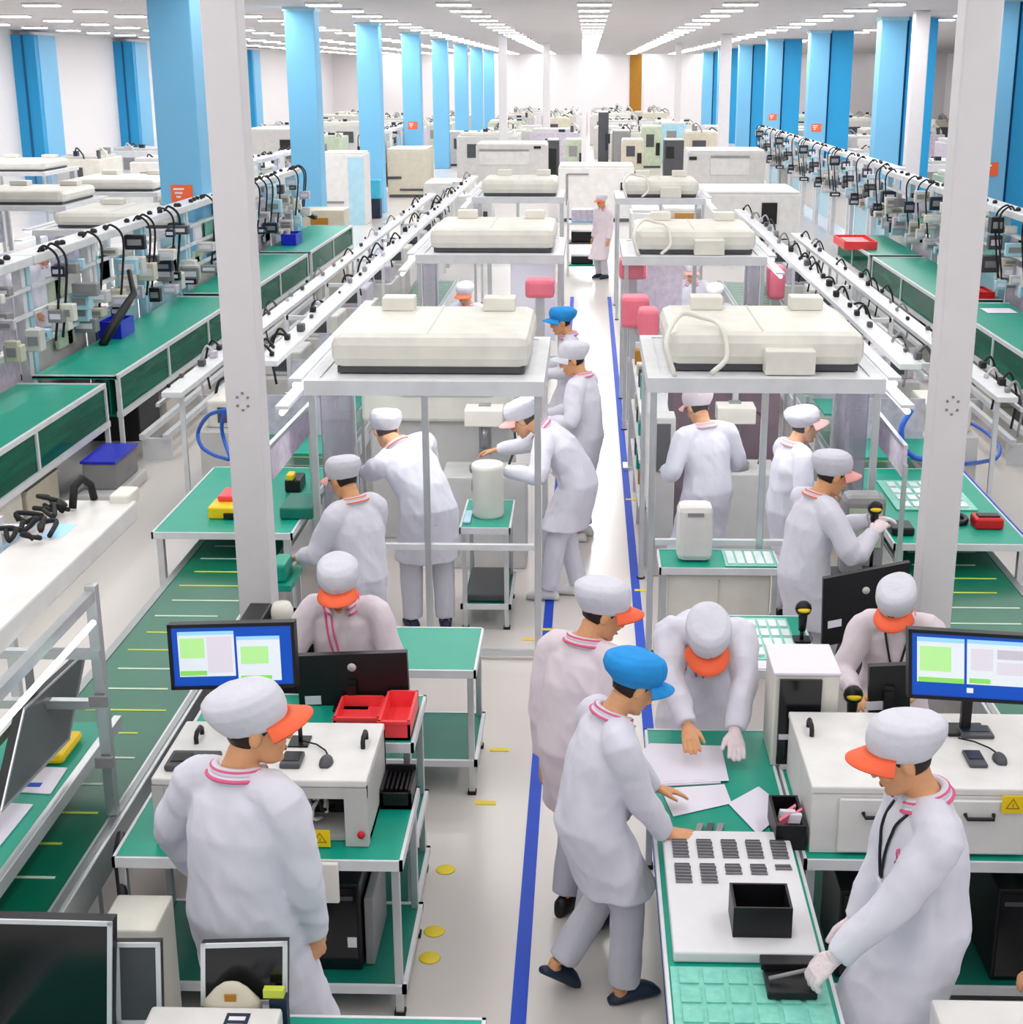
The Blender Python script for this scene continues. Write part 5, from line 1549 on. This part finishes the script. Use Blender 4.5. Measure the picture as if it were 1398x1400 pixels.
# frame sections low on the floor under the left benches, crates and boxes there
def low_frame(label, s, y0, y1):
    t = thing('low_frame', label, 'frame', (s * 4.6, (y0 + y1) / 2, 0), 0, 'low white frames by the benches')
    for x in (4.5, 4.75):
        put('rail', MB().box(s * x - 0.03, s * x + 0.03, y0, y1, 0.24, 0.3), 'frame_white', t)
    for y in (y0 + 0.1, (y0 + y1) / 2, y1 - 0.1):
        put('leg', MB().box(s * 4.62 - 0.16, s * 4.62 + 0.16, y - 0.02, y + 0.02, 0, 0.24), 'frame_white', t)
    return t
low_frame('low white rail frame on the floor along the second left bench', -1, 14.9, 19.5)
low_frame('low white rail frame on the floor along the third left bench', -1, 20.5, 25)
low_frame('low white rail frame on the floor along the second right bench', 1, 14.9, 19.5)
low_frame('low white rail frame on the floor along the third right bench', 1, 20.5, 25)
def crate(x, y, z, sx, sy, sz, m, label, group, lid=None):
    t = thing('crate', label, 'crate', (x, y, z), 0, group)
    put('body', MB().box(x - sx, x + sx, y - sy, y + sy, z, z + sz, bevel=0.015), m, t)
    put('lid', MB().box(x - sx - 0.012, x + sx + 0.012, y - sy - 0.012, y + sy + 0.012, z + sz, z + sz + 0.025), lid or m, t)
    return t
ur = random.Random(77)
for i, (y, m, what) in enumerate(((10.6, 'beige', 'beige crate under the near end of the first left bench'), (11.9, 'warm_white', 'cream crate next to the beige one under the first left bench'), (12.8, 'beige', 'tan crate left of the blue-lidded crate under the left bench'),
                                  (16.2, 'black', 'black crate under the second left bench'), (17.3, 'warm_white', 'cream crate under the second left bench behind the black one'), (18.6, 'beige', 'beige crate at the far end under the second left bench'),
                                  (21.8, 'dark_grey', 'dark crate under the third left bench'), (23.5, 'beige', 'beige crate under the third left bench'))):
    crate(-5.35, y, 0.0, 0.3, 0.4, 0.42 if i % 2 else 0.36, m, what, 'crates under the left benches')
crate(-4.72, 13.75, 0.12, 0.16, 0.36, 0.26, 'mid_grey', 'grey crate with a blue lid in front of the left bench gap', None, 'blue_plastic')
b = MB(); b.box(-4.9, -4.5, 13.2, 14.2, 0.0, 0.12, 0, 0.02); solo('floor_trolley', b, 'grey_white', 'grey trolley base under the blue-lidded crate', 'trolley')
for i, (y, m, what) in enumerate(((12.2, 'black', 'black crate under the first right bench'), (13.6, 'warm_white', 'cream crate under the first right bench'), (16.4, 'black', 'black crate under the second right bench'), (18.2, 'beige', 'beige crate under the second right bench'), (22.4, 'dark_grey', 'dark crate under the third right bench'))):
    crate(5.35, y, 0.0, 0.3, 0.4, 0.4, m, what, 'crates under the right benches')
# a fixture lying behind the left hood
# things on the side benches
def tub(p, sx, sy, sz, m, label, cat='tub', group=None):
    t = open_box('tub', label, p[0] - sx, p[0] + sx, p[1] - sy, p[1] + sy, p[2], p[2] + sz, m, 0.015, cat)
    put('content', MB().box(p[0] - sx * 0.7, p[0] + sx * 0.7, p[1] - sy * 0.7, p[1] + sy * 0.7, p[2] + 0.016, p[2] + sz * 0.8), m, t)
    return t
tub(at(160, 458, Z=0.945), 0.14, 0.26, 0.2, 'blue_plastic', 'blue tub on the second left bench')
tub(at(399, 333, Z=0.945), 0.14, 0.3, 0.2, 'blue_plastic', 'blue tub on the far left bench')
tub(at(1168, 336, Z=0.945), 0.3, 0.6, 0.14, 'red_light', 'light red tub on the far right bench')
tub(at(1336, 405, Z=0.945), 0.16, 0.3, 0.1, 'red_plastic', 'flat dark red tub on the second right bench')
b = MB(); p = at(1365, 425, Z=0.945); b.box(p.x - 0.2, p.x + 0.2, p.y - 0.2, p.y + 0.2, 0.945, 0.95); solo('paper', b, 'paper', 'white sheet beside the dark red tub on the right bench', 'paper')
b = MB(); p = at(445, 295, Z=1.0); b.box(p.x - 0.45, p.x + 0.45, p.y - 0.3, p.y + 0.5, 0, 1.15, 0, 0.02); b.box(p.x - 0.28, p.x + 0.1, p.y - 0.32, p.y - 0.3, 0.65, 0.98, 1)
solo('beige_machine', b, ['beige', 'brown'], 'squat beige machine with a brown grille at the end of the left benches', 'machine')
b = MB(); p = at(400, 296, Z=1.1); b.bar(p + Vector((-0.3, 0, 0.35)), p + Vector((0.55, -0.3, 0.0)), 0.1, 0.08); b.bar(p + Vector((-0.3, 0, 0.35)), (p.x - 0.3, p.y, 0.95), 0.06)
solo('robot_arm', b, 'black', 'black slanting arm before the beige machine', 'arm')
b = MB(); p = at(130, 470, Z=0.945) + Vector((0.12, -0.1, 0)); b.tube([(p.x, p.y, 0.95), (p.x + 0.1, p.y + 0.3, 1.2), (p.x + 0.2, p.y + 0.7, 1.45), (p.x + 0.1, p.y + 0.9, 1.7)], [0.05, 0.055, 0.04, 0.03], 8)
solo('work_lamp', b, 'black', 'black bent arm lamp beside the blue tub on the left bench', 'lamp')

# ------------------------------------------------------------------ large machines further down the hall
def big(label, px0, px1, pyt, Z, depth, m='machine_grey', win=None, slot=(), group=None, lip=0.06, side=None):
    a, c = at(px0, pyt, Z=Z), at(px1, pyt, Z=Z)
    x0, x1, y = a.x, c.x, (a.y + c.y) / 2
    t = thing('production_machine', label, 'machine', ((x0 + x1) / 2, y + depth / 2, 0), 0, group)
    put('body', MB().box(x0, x1, y, y + depth, 0.0, Z - lip, bevel=0.02), m, t)
    put('lid', MB().box(x0 + 0.03, x1 - 0.03, y + 0.03, y + depth - 0.03, Z - lip, Z, bevel=0.02), 'white_paint', t)
    W_ = x1 - x0
    if win:
        u0, u1, z0, z1, mm = win
        put('window', MB().box(x0 + W_ * u0, x0 + W_ * u1, y - 0.02, y - 0.001, Z * z0, Z * z1), mm, t)
    for (u0, u1, z0, z1, mm) in slot:
        put('slot', MB().box(x0 + W_ * u0, x0 + W_ * u1, y - 0.03, y - 0.002, Z * z0, Z * z1), mm, t)
    put('plinth', MB().box(x0 + 0.05, x1 - 0.05, y - 0.003, y + 0.0, 0.0, 0.1), 'dark_grey', t)
    return t
big('broad white machine across the middle of the aisle far down', 763, 867, 226, 1.55, 1.6, 'white_paint', (0.1, 0.13, 0.3, 0.85, 'mid_grey'), [(0.12, 0.4, 0.83, 0.86, 'mid_grey'), (0.82, 0.95, 0.45, 0.7, 'navy')])
big('grey machine with a recessed front left of the far middle', 650, 747, 196, 1.75, 2.2, 'machine_grey', (0.05, 0.75, 0.6, 0.85, 'grey_white'), [(0.05, 0.75, 0.86, 0.89, 'mid_grey'), (0.82, 0.92, 0.9, 0.95, 'black')])
big('low white machine beside the left line far down', 578, 640, 250, 1.25, 1.8, 'grey_white', None, [(0.3, 0.75, 0.5, 0.62, 'black')])
big('beige machine between the left blue columns', 528, 584, 203, 1.6, 2.0, 'beige', None, [(0.0, 0.35, 0.38, 0.43, 'dark_grey'), (0.3, 0.95, 0.14, 0.18, 'dark_grey')])
big('tall white cabinet left of the second left blue column gap', 438, 497, 208, 1.95, 1.1, 'white_paint', (0.62, 0.98, 0.0, 0.93, 'frame_blue'), [(0.05, 0.5, 0.3, 0.33, 'mid_grey')])
big('large grey machine behind the near left pillar', 334, 402, 176, 2.0, 3.0, 'machine_grey', None, [(0.7, 0.95, 0.62, 0.8, 'black')])
big('grey machine with a dark slot right of the far middle', 940, 1046, 205, 1.7, 2.0, 'machine_grey', (0.3, 0.8, 0.55, 0.85, 'grey_white'), [(0.3, 0.8, 0.86, 0.9, 'mid_grey'), (0.02, 0.12, 0.82, 0.88, 'black')])
big('white machine with a black window beside the right line', 962, 1095, 262, 1.5, 2.4, 'white_paint', (0.6, 0.76, 0.5, 0.84, 'black'), [(0.6, 0.8, 0.28, 0.36, 'black')])
big('small white machine in the left line before the grey one', 612, 672, 268, 1.2, 1.0, 'grey_white', None, [(0.8, 0.9, 0.3, 0.7, 'black')])
big('white box machine behind the second right booth', 862, 905, 286, 1.75, 0.9, 'white_paint', None, [(0.85, 0.98, 0.6, 0.95, 'blue_mid')])
big('brown-topped unit right of the white box machine', 906, 960, 285, 1.65, 0.9, 'beige', None, [(0.3, 0.8, 0.7, 0.95, 'brown')])
fx = [(772, 800, 190, 1.4, 'sage', 'sage green unit far down the middle'), (878, 905, 172, 1.8, 'sage', 'pale green unit far down right of the middle'), (905, 938, 168, 1.8, 'frame_blue', 'pale blue unit far down right of the middle'),
      (818, 832, 152, 2.4, 'dark_grey', 'tall dark tripod unit at the end of the aisle'), (838, 862, 178, 1.6, 'mid_grey', 'grey unit at the end of the aisle'), (690, 740, 172, 1.4, 'warm_white', 'cream unit far left of the aisle end'), (740, 765, 176, 1.3, 'grey_white', 'pale grey unit left of the aisle end'),
      (610, 660, 180, 1.5, 'grey_white', 'pale unit behind the recessed grey machine'), (940, 990, 172, 1.5, 'grey_white', 'pale unit behind the right grey machine'), (1050, 1110, 178, 1.6, 'dirty_lilac', 'lilac grey unit before the third right blue column'), (1100, 1140, 196, 1.6, 'sage', 'sage unit before the second right blue column'),
      (500, 528, 185, 1.6, 'warm_white', 'cream unit behind the tall white cabinet'), (1140, 1172, 186, 1.8, 'grey_white', 'pale unit left of the second right blue column'), (850, 880, 190, 1.4, 'beige', 'beige unit at the right of the aisle end')]
for i, (a, c, y, Z, m, lab) in enumerate(fx):
    big(lab, a, c, y, Z, 1.4, m, (0.2, 0.6, 0.5, 0.8, 'dark_grey' if i % 2 else 'mid_grey'), [(0.7, 0.9, 0.3, 0.6, 'navy' if i % 3 == 0 else 'black')])
big('dark machine right of the far aisle', 908, 935, 190, 1.5, 1.0, 'dark_grey', None, [(0.1, 0.5, 0.5, 0.8, 'black')])
big('black open machine left of the white middle machine', 747, 764, 190, 1.7, 1.0, 'dark_grey', (0.2, 0.8, 0.2, 0.8, 'black'))
# many more machines in the far half of the hall
def far_unit(k):
    r = random.Random(900 + k)
    w, d, h = r.uniform(0.7, 1.2), r.uniform(0.8, 1.3), r.uniform(1.25, 1.75)
    m = ['grey_white', 'white_paint', 'machine_grey', 'warm_white', 'sage', 'dirty_lilac', 'beige', 'frame_white'][k % 8]
    t = thing('production_machine', 'distant pale production machine standing in the far half of the hall', 'machine', (0, 0, 0), 0, 'distant machines of the far half')
    put('body', MB().box(-w, w, -d, d, 0, h, bevel=0.03), m, t)
    put('lid', MB().box(-w * 0.9, w * 0.8, -d * 0.8, d * 0.9, h, h + r.uniform(0.05, 0.2), bevel=0.02), ['warm_white', 'grey_white'][k % 2], t)
    put('window', MB().box(-w * r.uniform(0.3, 0.8), w * r.uniform(0.0, 0.5), -d - 0.02, -d, h * 0.5, h * 0.82), ['dark_grey', 'mid_grey', 'black'][k % 3], t)
    put('slot', MB().box(w * 0.5, w * 0.85, -d - 0.02, -d, h * 0.25, h * 0.4), ['black', 'navy', 'dark_grey'][k % 3], t)
    for q in range(5):
        b = MB()
        x, y = r.uniform(-w, w) * 0.85, r.uniform(-d, d) * 0.85
        hh = r.uniform(0.06, 0.3)
        b.box(x - 0.05, x + r.uniform(0.0, 0.25), y - 0.05, y + 0.15, h, h + hh, 0)
        if q % 2:
            b.hose([(x, y, h + hh - 0.01), (x + 0.1, y - 0.1, h + hh + 0.1), (x + 0.3, y - 0.2, h + hh * 0.6), (x + 0.35, y - 0.25, h)], 0.025, 6, 0)
        put('top_gear', b, ['dark_grey', 'warm_white', 'mid_grey', 'grey_white', 'navy'][(q + k) % 5], t)
    return t
protos = [far_unit(k) for k in range(8)]
spots = []
fr_ = random.Random(5)
for X, Ya, Yb, st in ((-4.2, 58, 106, 4.4), (-1.6, 66, 108, 4.0), (1.6, 62, 108, 4.2), (4.4, 56, 106, 4.4), (-8.7, 36, 104, 6.0), (-12, 34, 104, 6.5), (-16, 38, 104, 7.5), (10.6, 38, 104, 6.0), (14, 42, 104, 6.5), (18.5, 46, 104, 8), (-10.4, 48, 104, 9)):
    y = Ya + fr_.uniform(0, 2)
    while y < Yb:
        spots.append((X + fr_.uniform(-0.4, 0.4), y)); y += st * fr_.uniform(0.8, 1.25)
def foot(o):
    """ground rectangle a thing covers"""
    r = [1e9, -1e9, 1e9, -1e9]
    def rec(q):
        if q.type == 'MESH':
            for c in q.bound_box:
                x, y = c[0] * o.scale.x + o.location.x, c[1] * o.scale.y + o.location.y
                r[0] = min(r[0], x); r[1] = max(r[1], x); r[2] = min(r[2], y); r[3] = max(r[3], y)
        for ch in q.children:
            rec(ch)
    rec(o)
    return r
taken = [foot(o) for o in COL.objects if o.parent is None and o.get('category') in ('machine', 'column', 'pillar', 'rack', 'booth', 'bin', 'robot', 'cabinet') and o not in protos]
def free(r):
    return all(r[1] < q[0] - 0.05 or r[0] > q[1] + 0.05 or r[3] < q[2] - 0.05 or r[2] > q[3] + 0.05 for q in taken)
n_far = 0
for x, y in spots:
    p0 = protos[n_far] if n_far < 8 else protos[fr_.randrange(8)]
    sv = p0.location.copy() if n_far >= 8 else None
    p0.location = (x, y, 0)
    r = foot(p0)
    ok = free(r)
    if sv is not None:
        p0.location = sv
    if not ok:
        continue
    taken.append(r)
    if n_far >= 8:
        copy_tree(p0, (x, y, 0))
    n_far += 1
# blue bin and cart
t = thing('waste_bin', 'dark bin with a cyan top at the foot of the third left blue column', 'bin', at(511, 298, Z=0))
p = at(511, 298, Z=0)
put('body', MB().box(p.x - 0.22, p.x + 0.22, p.y - 0.2, p.y + 0.2, 0, 0.55, bevel=0.02), 'navy', t); put('top', MB().box(p.x - 0.24, p.x + 0.24, p.y - 0.22, p.y + 0.22, 0.55, 1.1, bevel=0.05), 'cyan_bin', t)
t = thing('tool_cart', 'open cart with dark shelves at the end of the aisle beside the far worker', 'cart', at(797, 375, Z=0))
p = at(797, 375, Z=0)
for z, m in ((0.2, 'esd_green'), (0.65, 'dark_grey'), (1.05, 'frame_blue')):
    put('shelf', MB().box(p.x - 0.32, p.x + 0.32, p.y - 0.3, p.y + 0.3, z, z + 0.03), m, t)
for sx in (-1, 1):
    for sy in (-1, 1):
        put('post', MB().box(p.x + sx * 0.32 - 0.02, p.x + sx * 0.32 + 0.02, p.y + sy * 0.3 - 0.02, p.y + sy * 0.3 + 0.02, 0.0, 1.5), 'aluminium', t)
for k, z in enumerate((0.232, 0.682, 1.082)):
    b = MB(); b.box(p.x - 0.25, p.x + 0.2, p.y - 0.2, p.y + 0.2, z, z + 0.16 + 0.05 * k, 0, 0.02); solo('equipment_case', b, ['black', 'black', 'dirty_lilac'][k], 'case on the %s shelf of the open cart' % ['lowest', 'middle', 'top'][k], 'case', 'cases on the open cart')
# pink trays and bags in the second booths
for px, py, Y, sx, sz, lab in ((865, 366, 16.9, 0.16, 0.12, 'bright pink bag in the second right booth'), (738, 393, 15.9, 0.16, 0.1, 'pink tray beside the second left booth'), (868, 425, 14.8, 0.14, 0.16, 'red bin before the second right booth'), (886, 440, 14.2, 0.1, 0.14, 'red bin in front of the other red bin by the right booth'), (1060, 385, 17.6, 0.1, 0.2, 'light red bottle rack at the edge of the second right booth')):
    p = at(px, py, Y=Y); b = MB(); b.box(p.x - sx, p.x + sx, Y - 0.15, Y + 0.15, p.z - sz, p.z + sz, 0, 0.04); b.box(p.x - 0.05, p.x + 0.05, Y - 0.05, Y + 0.05, 0.0, p.z - sz, 1)
    b.box(p.x - 0.1, p.x + 0.1, Y - 0.12, Y + 0.12, 0, 0.03, 1)
    solo('pink_bin', b, ['pink_red', 'aluminium'], lab, 'bin')
t = thing('white_banner', 'pale lilac sheet hanging inside the second right booth', 'sheet', (0.8, 17.6, 0.9)); put('sheet', MB().box(0.5, 1.15, 17.6, 17.61, 0.8, 1.8), 'dirty_lilac', t); put('rail', MB().box(0.46, 1.95, 17.59, 17.62, 1.8, 1.83), 'frame_white', t)
t = thing('white_banner', 'pale sheet hanging inside the second left booth', 'sheet', (-0.8, 17.9, 0.9)); put('sheet', MB().box(-0.95, -0.4, 17.9, 17.91, 0.8, 1.8), 'paper', t); put('rail', MB().box(-1.85, -0.36, 17.89, 17.92, 1.8, 1.83), 'frame_white', t)
# slim equipment stand at the aisle side of the right booth
t = thing('tool_rail', 'row of small tools on a white stand along the aisle side of the right booth', 'stand', (0.5, 12.8, 0))
for y in (11.6, 12.8, 13.88):
    put('post', MB().box(0.47, 0.53, y, y + 0.06, 0, 1.5), 'frame_white', t)
for z in (0.5, 0.9, 1.3):
    put('shelf', MB().box(0.44, 0.68, 11.6, 13.95, z, z + 0.03), 'frame_white', t)
for k in range(12):
    r = random.Random(k); b = MB(); y = 11.75 + 0.17 * k; z = 0.53 + 0.4 * (k % 3); b.box(0.46, 0.58, y, y + 0.13, z, z + r.uniform(0.08, 0.22), 0, 0.01); put('tool', b, r.choice(['esd_green', 'black', 'dark_grey', 'beige', 'brown']), t)
# ------------------------------------------------------------------ the people
person('worker seen from behind in white coat and orange-visored cap at the left test machine', -1.255, 4.68, yaw=-26, H=1.88, lean=3, head=(-48, 10), hem=0.55,
       fr=(0.1, 0, 0, -5), fl=(-0.1, 0, 0, 5), hr=(-0.98, 4.72, 0.70), elr=(0.9, -0.6, 0), hl=(-1.48, 4.98, 0.98), ell=(-0.9, -0.4, -0.2), coat='cloth_white', curl=(0.4, 0.5))
person('worker with an orange visor seated behind the left monitors, facing us', -1.27, 7.18, yaw=176, H=1.66, lean=14, head=(6, 38), hips=0.88,
       hr=(-1.5, 6.85, 1.05), hl=(-1.12, 6.85, 1.05), coat='cloth_pink', placket=True, fr=(0.1, 0.12, 0, 0), fl=(-0.1, 0.12, 0, 0))
person('worker with a pale cap seen from behind, just in front of the left booth', -1.45, 8.75, yaw=48, H=1.66, lean=8, head=(0, 32), visor='visor_pink', stripe='stripe_orange',
       hr=(-1.62, 9.12, 1.0), hl=(-1.85, 8.85, 1.0))
person('tall worker leaning forward inside the left booth, back to us', -1.16, 10.08, yaw=14, H=1.78, lean=32, side=-24, head=(4, 30), visor='visor_pink', stripe='stripe_orange',
       hr=(-1.2, 10.85, 1.0), hl=(-1.72, 10.7, 1.05), hem=0.42, fr=(0.12, 0.0, 0, -8), fl=(-0.12, 0.05, 0, 8))
person('worker in white bending over from the aisle into the left booth', -0.16, 10.82, yaw=82, H=1.74, lean=40, head=(0, 42), visor='visor_pink', stripe='stripe_pink', shoe='shoe_white',
       hr=(-0.72, 11.25, 1.1), hl=(-0.62, 10.55, 1.12), fr=(0.08, -0.1, 0, 0), fl=(-0.08, 0.12, 0, 0), pants='cloth_white')
person('worker in a white coat standing in the aisle behind the bending one, looking left', -0.02, 12.35, yaw=72, H=1.76, lean=5, head=(22, 22), visor='cap_white', shoe='shoe_white',
       hr=(-0.38, 12.5, 1.1), hl=(-0.36, 12.2, 1.1))
person('worker in a bright blue cap standing in the aisle behind two others', -0.16, 14.7, yaw=95, H=1.7, lean=6, head=(6, 18), cap='cap_blue', hr=(-0.5, 14.85, 1.05), hl=(-0.5, 14.5, 1.05), near=False)
person('far worker in pale pink standing at the end of the aisle by the open cart', 0.32, 29.6, yaw=130, H=1.66, lean=3, head=(10, 20), coat='cloth_pink', visor='visor_orange', near=False, hem=0.55)
person('worker with an orange visor in the second left booth, only the head in view', -1.42, 17.2, yaw=170, H=1.62, lean=8, head=(-8, 30), near=False, hr=(-1.6, 16.95, 1.0), hl=(-1.25, 16.95, 1.0))
person('worker in a pink cap at the back of the second left booth', -0.62, 19.6, yaw=150, H=1.6, lean=6, head=(0, 25), cap='cloth_pink', visor='visor_pink', coat='cloth_pink', near=False)
person('worker with a pale cap at the back of the second right booth', 1.35, 18.8, yaw=175, H=1.68, lean=6, head=(0, 25), visor='visor_pink', near=False)
person('worker with dark hair and raised head in front in the second right booth', 1.55, 17.25, yaw=160, H=1.62, lean=12, head=(10, 35), visor='visor_pink', near=False, hr=(1.3, 16.95, 1.0), hl=(1.6, 16.9, 1.0))
person('worker in a long white coat inside the right booth, back to us', 0.93, 10.72, yaw=24, H=1.7, lean=6, side=-3, head=(6, 35), cap='cloth_pink', visor='visor_pink', stripe='visor_pink', hem=0.55,
       hl=(0.62, 10.85, 1.05), hr=(1.1, 11.1, 1.0), pants='cloth_white')
person('young worker in white inside the right booth, in profile facing right', 1.5, 10.3, yaw=-72, H=1.66, lean=5, head=(-6, 14), visor='visor_pink', stripe='visor_pink', skin='skin_pale',
       hr=(1.78, 10.15, 1.0), hl=(1.8, 10.45, 1.0))
person('worker at the front corner of the right booth, in profile reaching right to a tool', 1.42, 8.78, yaw=-68, H=1.72, lean=10, head=(-6, 26), visor='visor_pink', stripe='stripe_orange',
       hr=tuple(at(1195, 728, Y=8.72)), hl=tuple(at(1190, 712, Y=8.98)), gloves='rl', elr=(0.6, -0.7, -0.6), ell=(-0.5, -0.6, -0.5))
person('worker with an orange visor and lanyard seated behind the right monitors, facing us', 1.68, 7.3, yaw=168, H=1.62, lean=20, head=(-14, 50), hips=0.82, coat='cloth_pink', lanyard=True,
       hr=(1.4, 6.95, 0.92), hl=(1.72, 6.92, 0.95), fr=(0.1, 0.15, 0, 0), fl=(-0.1, 0.15, 0, 0))
person('worker bending over the long green table with both hands on the papers, facing us', 0.62, 7.12, yaw=178, H=1.76, lean=58, head=(2, 62), hr=(0.53, 6.33, 0.845), hl=(0.73, 6.40, 0.845),
       gloves='l', dr=(0.1, -0.9, -0.35), dl=(0.0, -0.9, -0.35), placket=True, elr=(0.9, 0.1, 0.2), ell=(-0.9, 0.1, 0.2), fr=(0.12, -0.05, 0, -8), fl=(-0.12, -0.05, 0, 8), curl=(0.15, 0.15))
person('worker with an orange visor standing by the aisle tape, head bowed to the table', -0.02, 6.24, yaw=-38, H=1.74, lean=8, head=(-40, 28), coat='cloth_pink', hr=(0.02, 6.0, 0.78), hl=(-0.2, 6.35, 0.76),
       elr=(0.6, -0.8, 0), shoe='black', fr=(0.1, -0.05, 0, -8), fl=(-0.1, 0.03, 0, 8))
person('worker in a bright blue cap leaning on the long green table with one foot back', 0.06, 5.62, yaw=-72, H=1.66, lean=13, head=(4, 34), cap='cap_blue', hr=(0.36, 5.6, 0.83), hl=(0.36, 5.95, 0.835),
       dr=(0.95, 0.15, -0.12), dl=(0.9, 0.1, -0.2), fr=(0.06, 0.12, 0, 4), fl=(-0.1, -0.13, 0.06, 14), bare_heel=True, shoe='navy', pants='cloth_grey', elr=(0.3, -0.9, -0.3), curl=(0.2, 0.2))
person('worker with lanyard and white gloves at the near right, head bowed to the foam tray', 1.25, 4.72, yaw=94, H=1.8, lean=5, head=(-6, 26), lanyard=True, badge=-1, gloves='rl',
       hr=tuple(at(1158, 1280, Y=4.86)), hl=tuple(at(1130, 1320, Y=4.5)), elr=(0.5, -0.8, -0.4), ell=(-0.4, -0.9, -0.3), stripe='stripe_pink', curl=(0.5, 0.5))
person('worker at the lower right edge, only a white sleeve in view', 2.0, 4.72, yaw=70, H=1.6, lean=6, head=(0, 30), hl=(1.68, 4.55, 0.9), near=False)
person('worker in a pale cap far left behind the racks, nearer the photo edge', -7.75, 19.2, yaw=-60, H=1.7, head=(-5, 15), near=False)
person('worker in an orange-visored cap far left behind the racks, right of the other one', -7.7, 20.2, yaw=-100, H=1.68, head=(-5, 15), near=False)
bpy.data.scenes.remove(TMP)
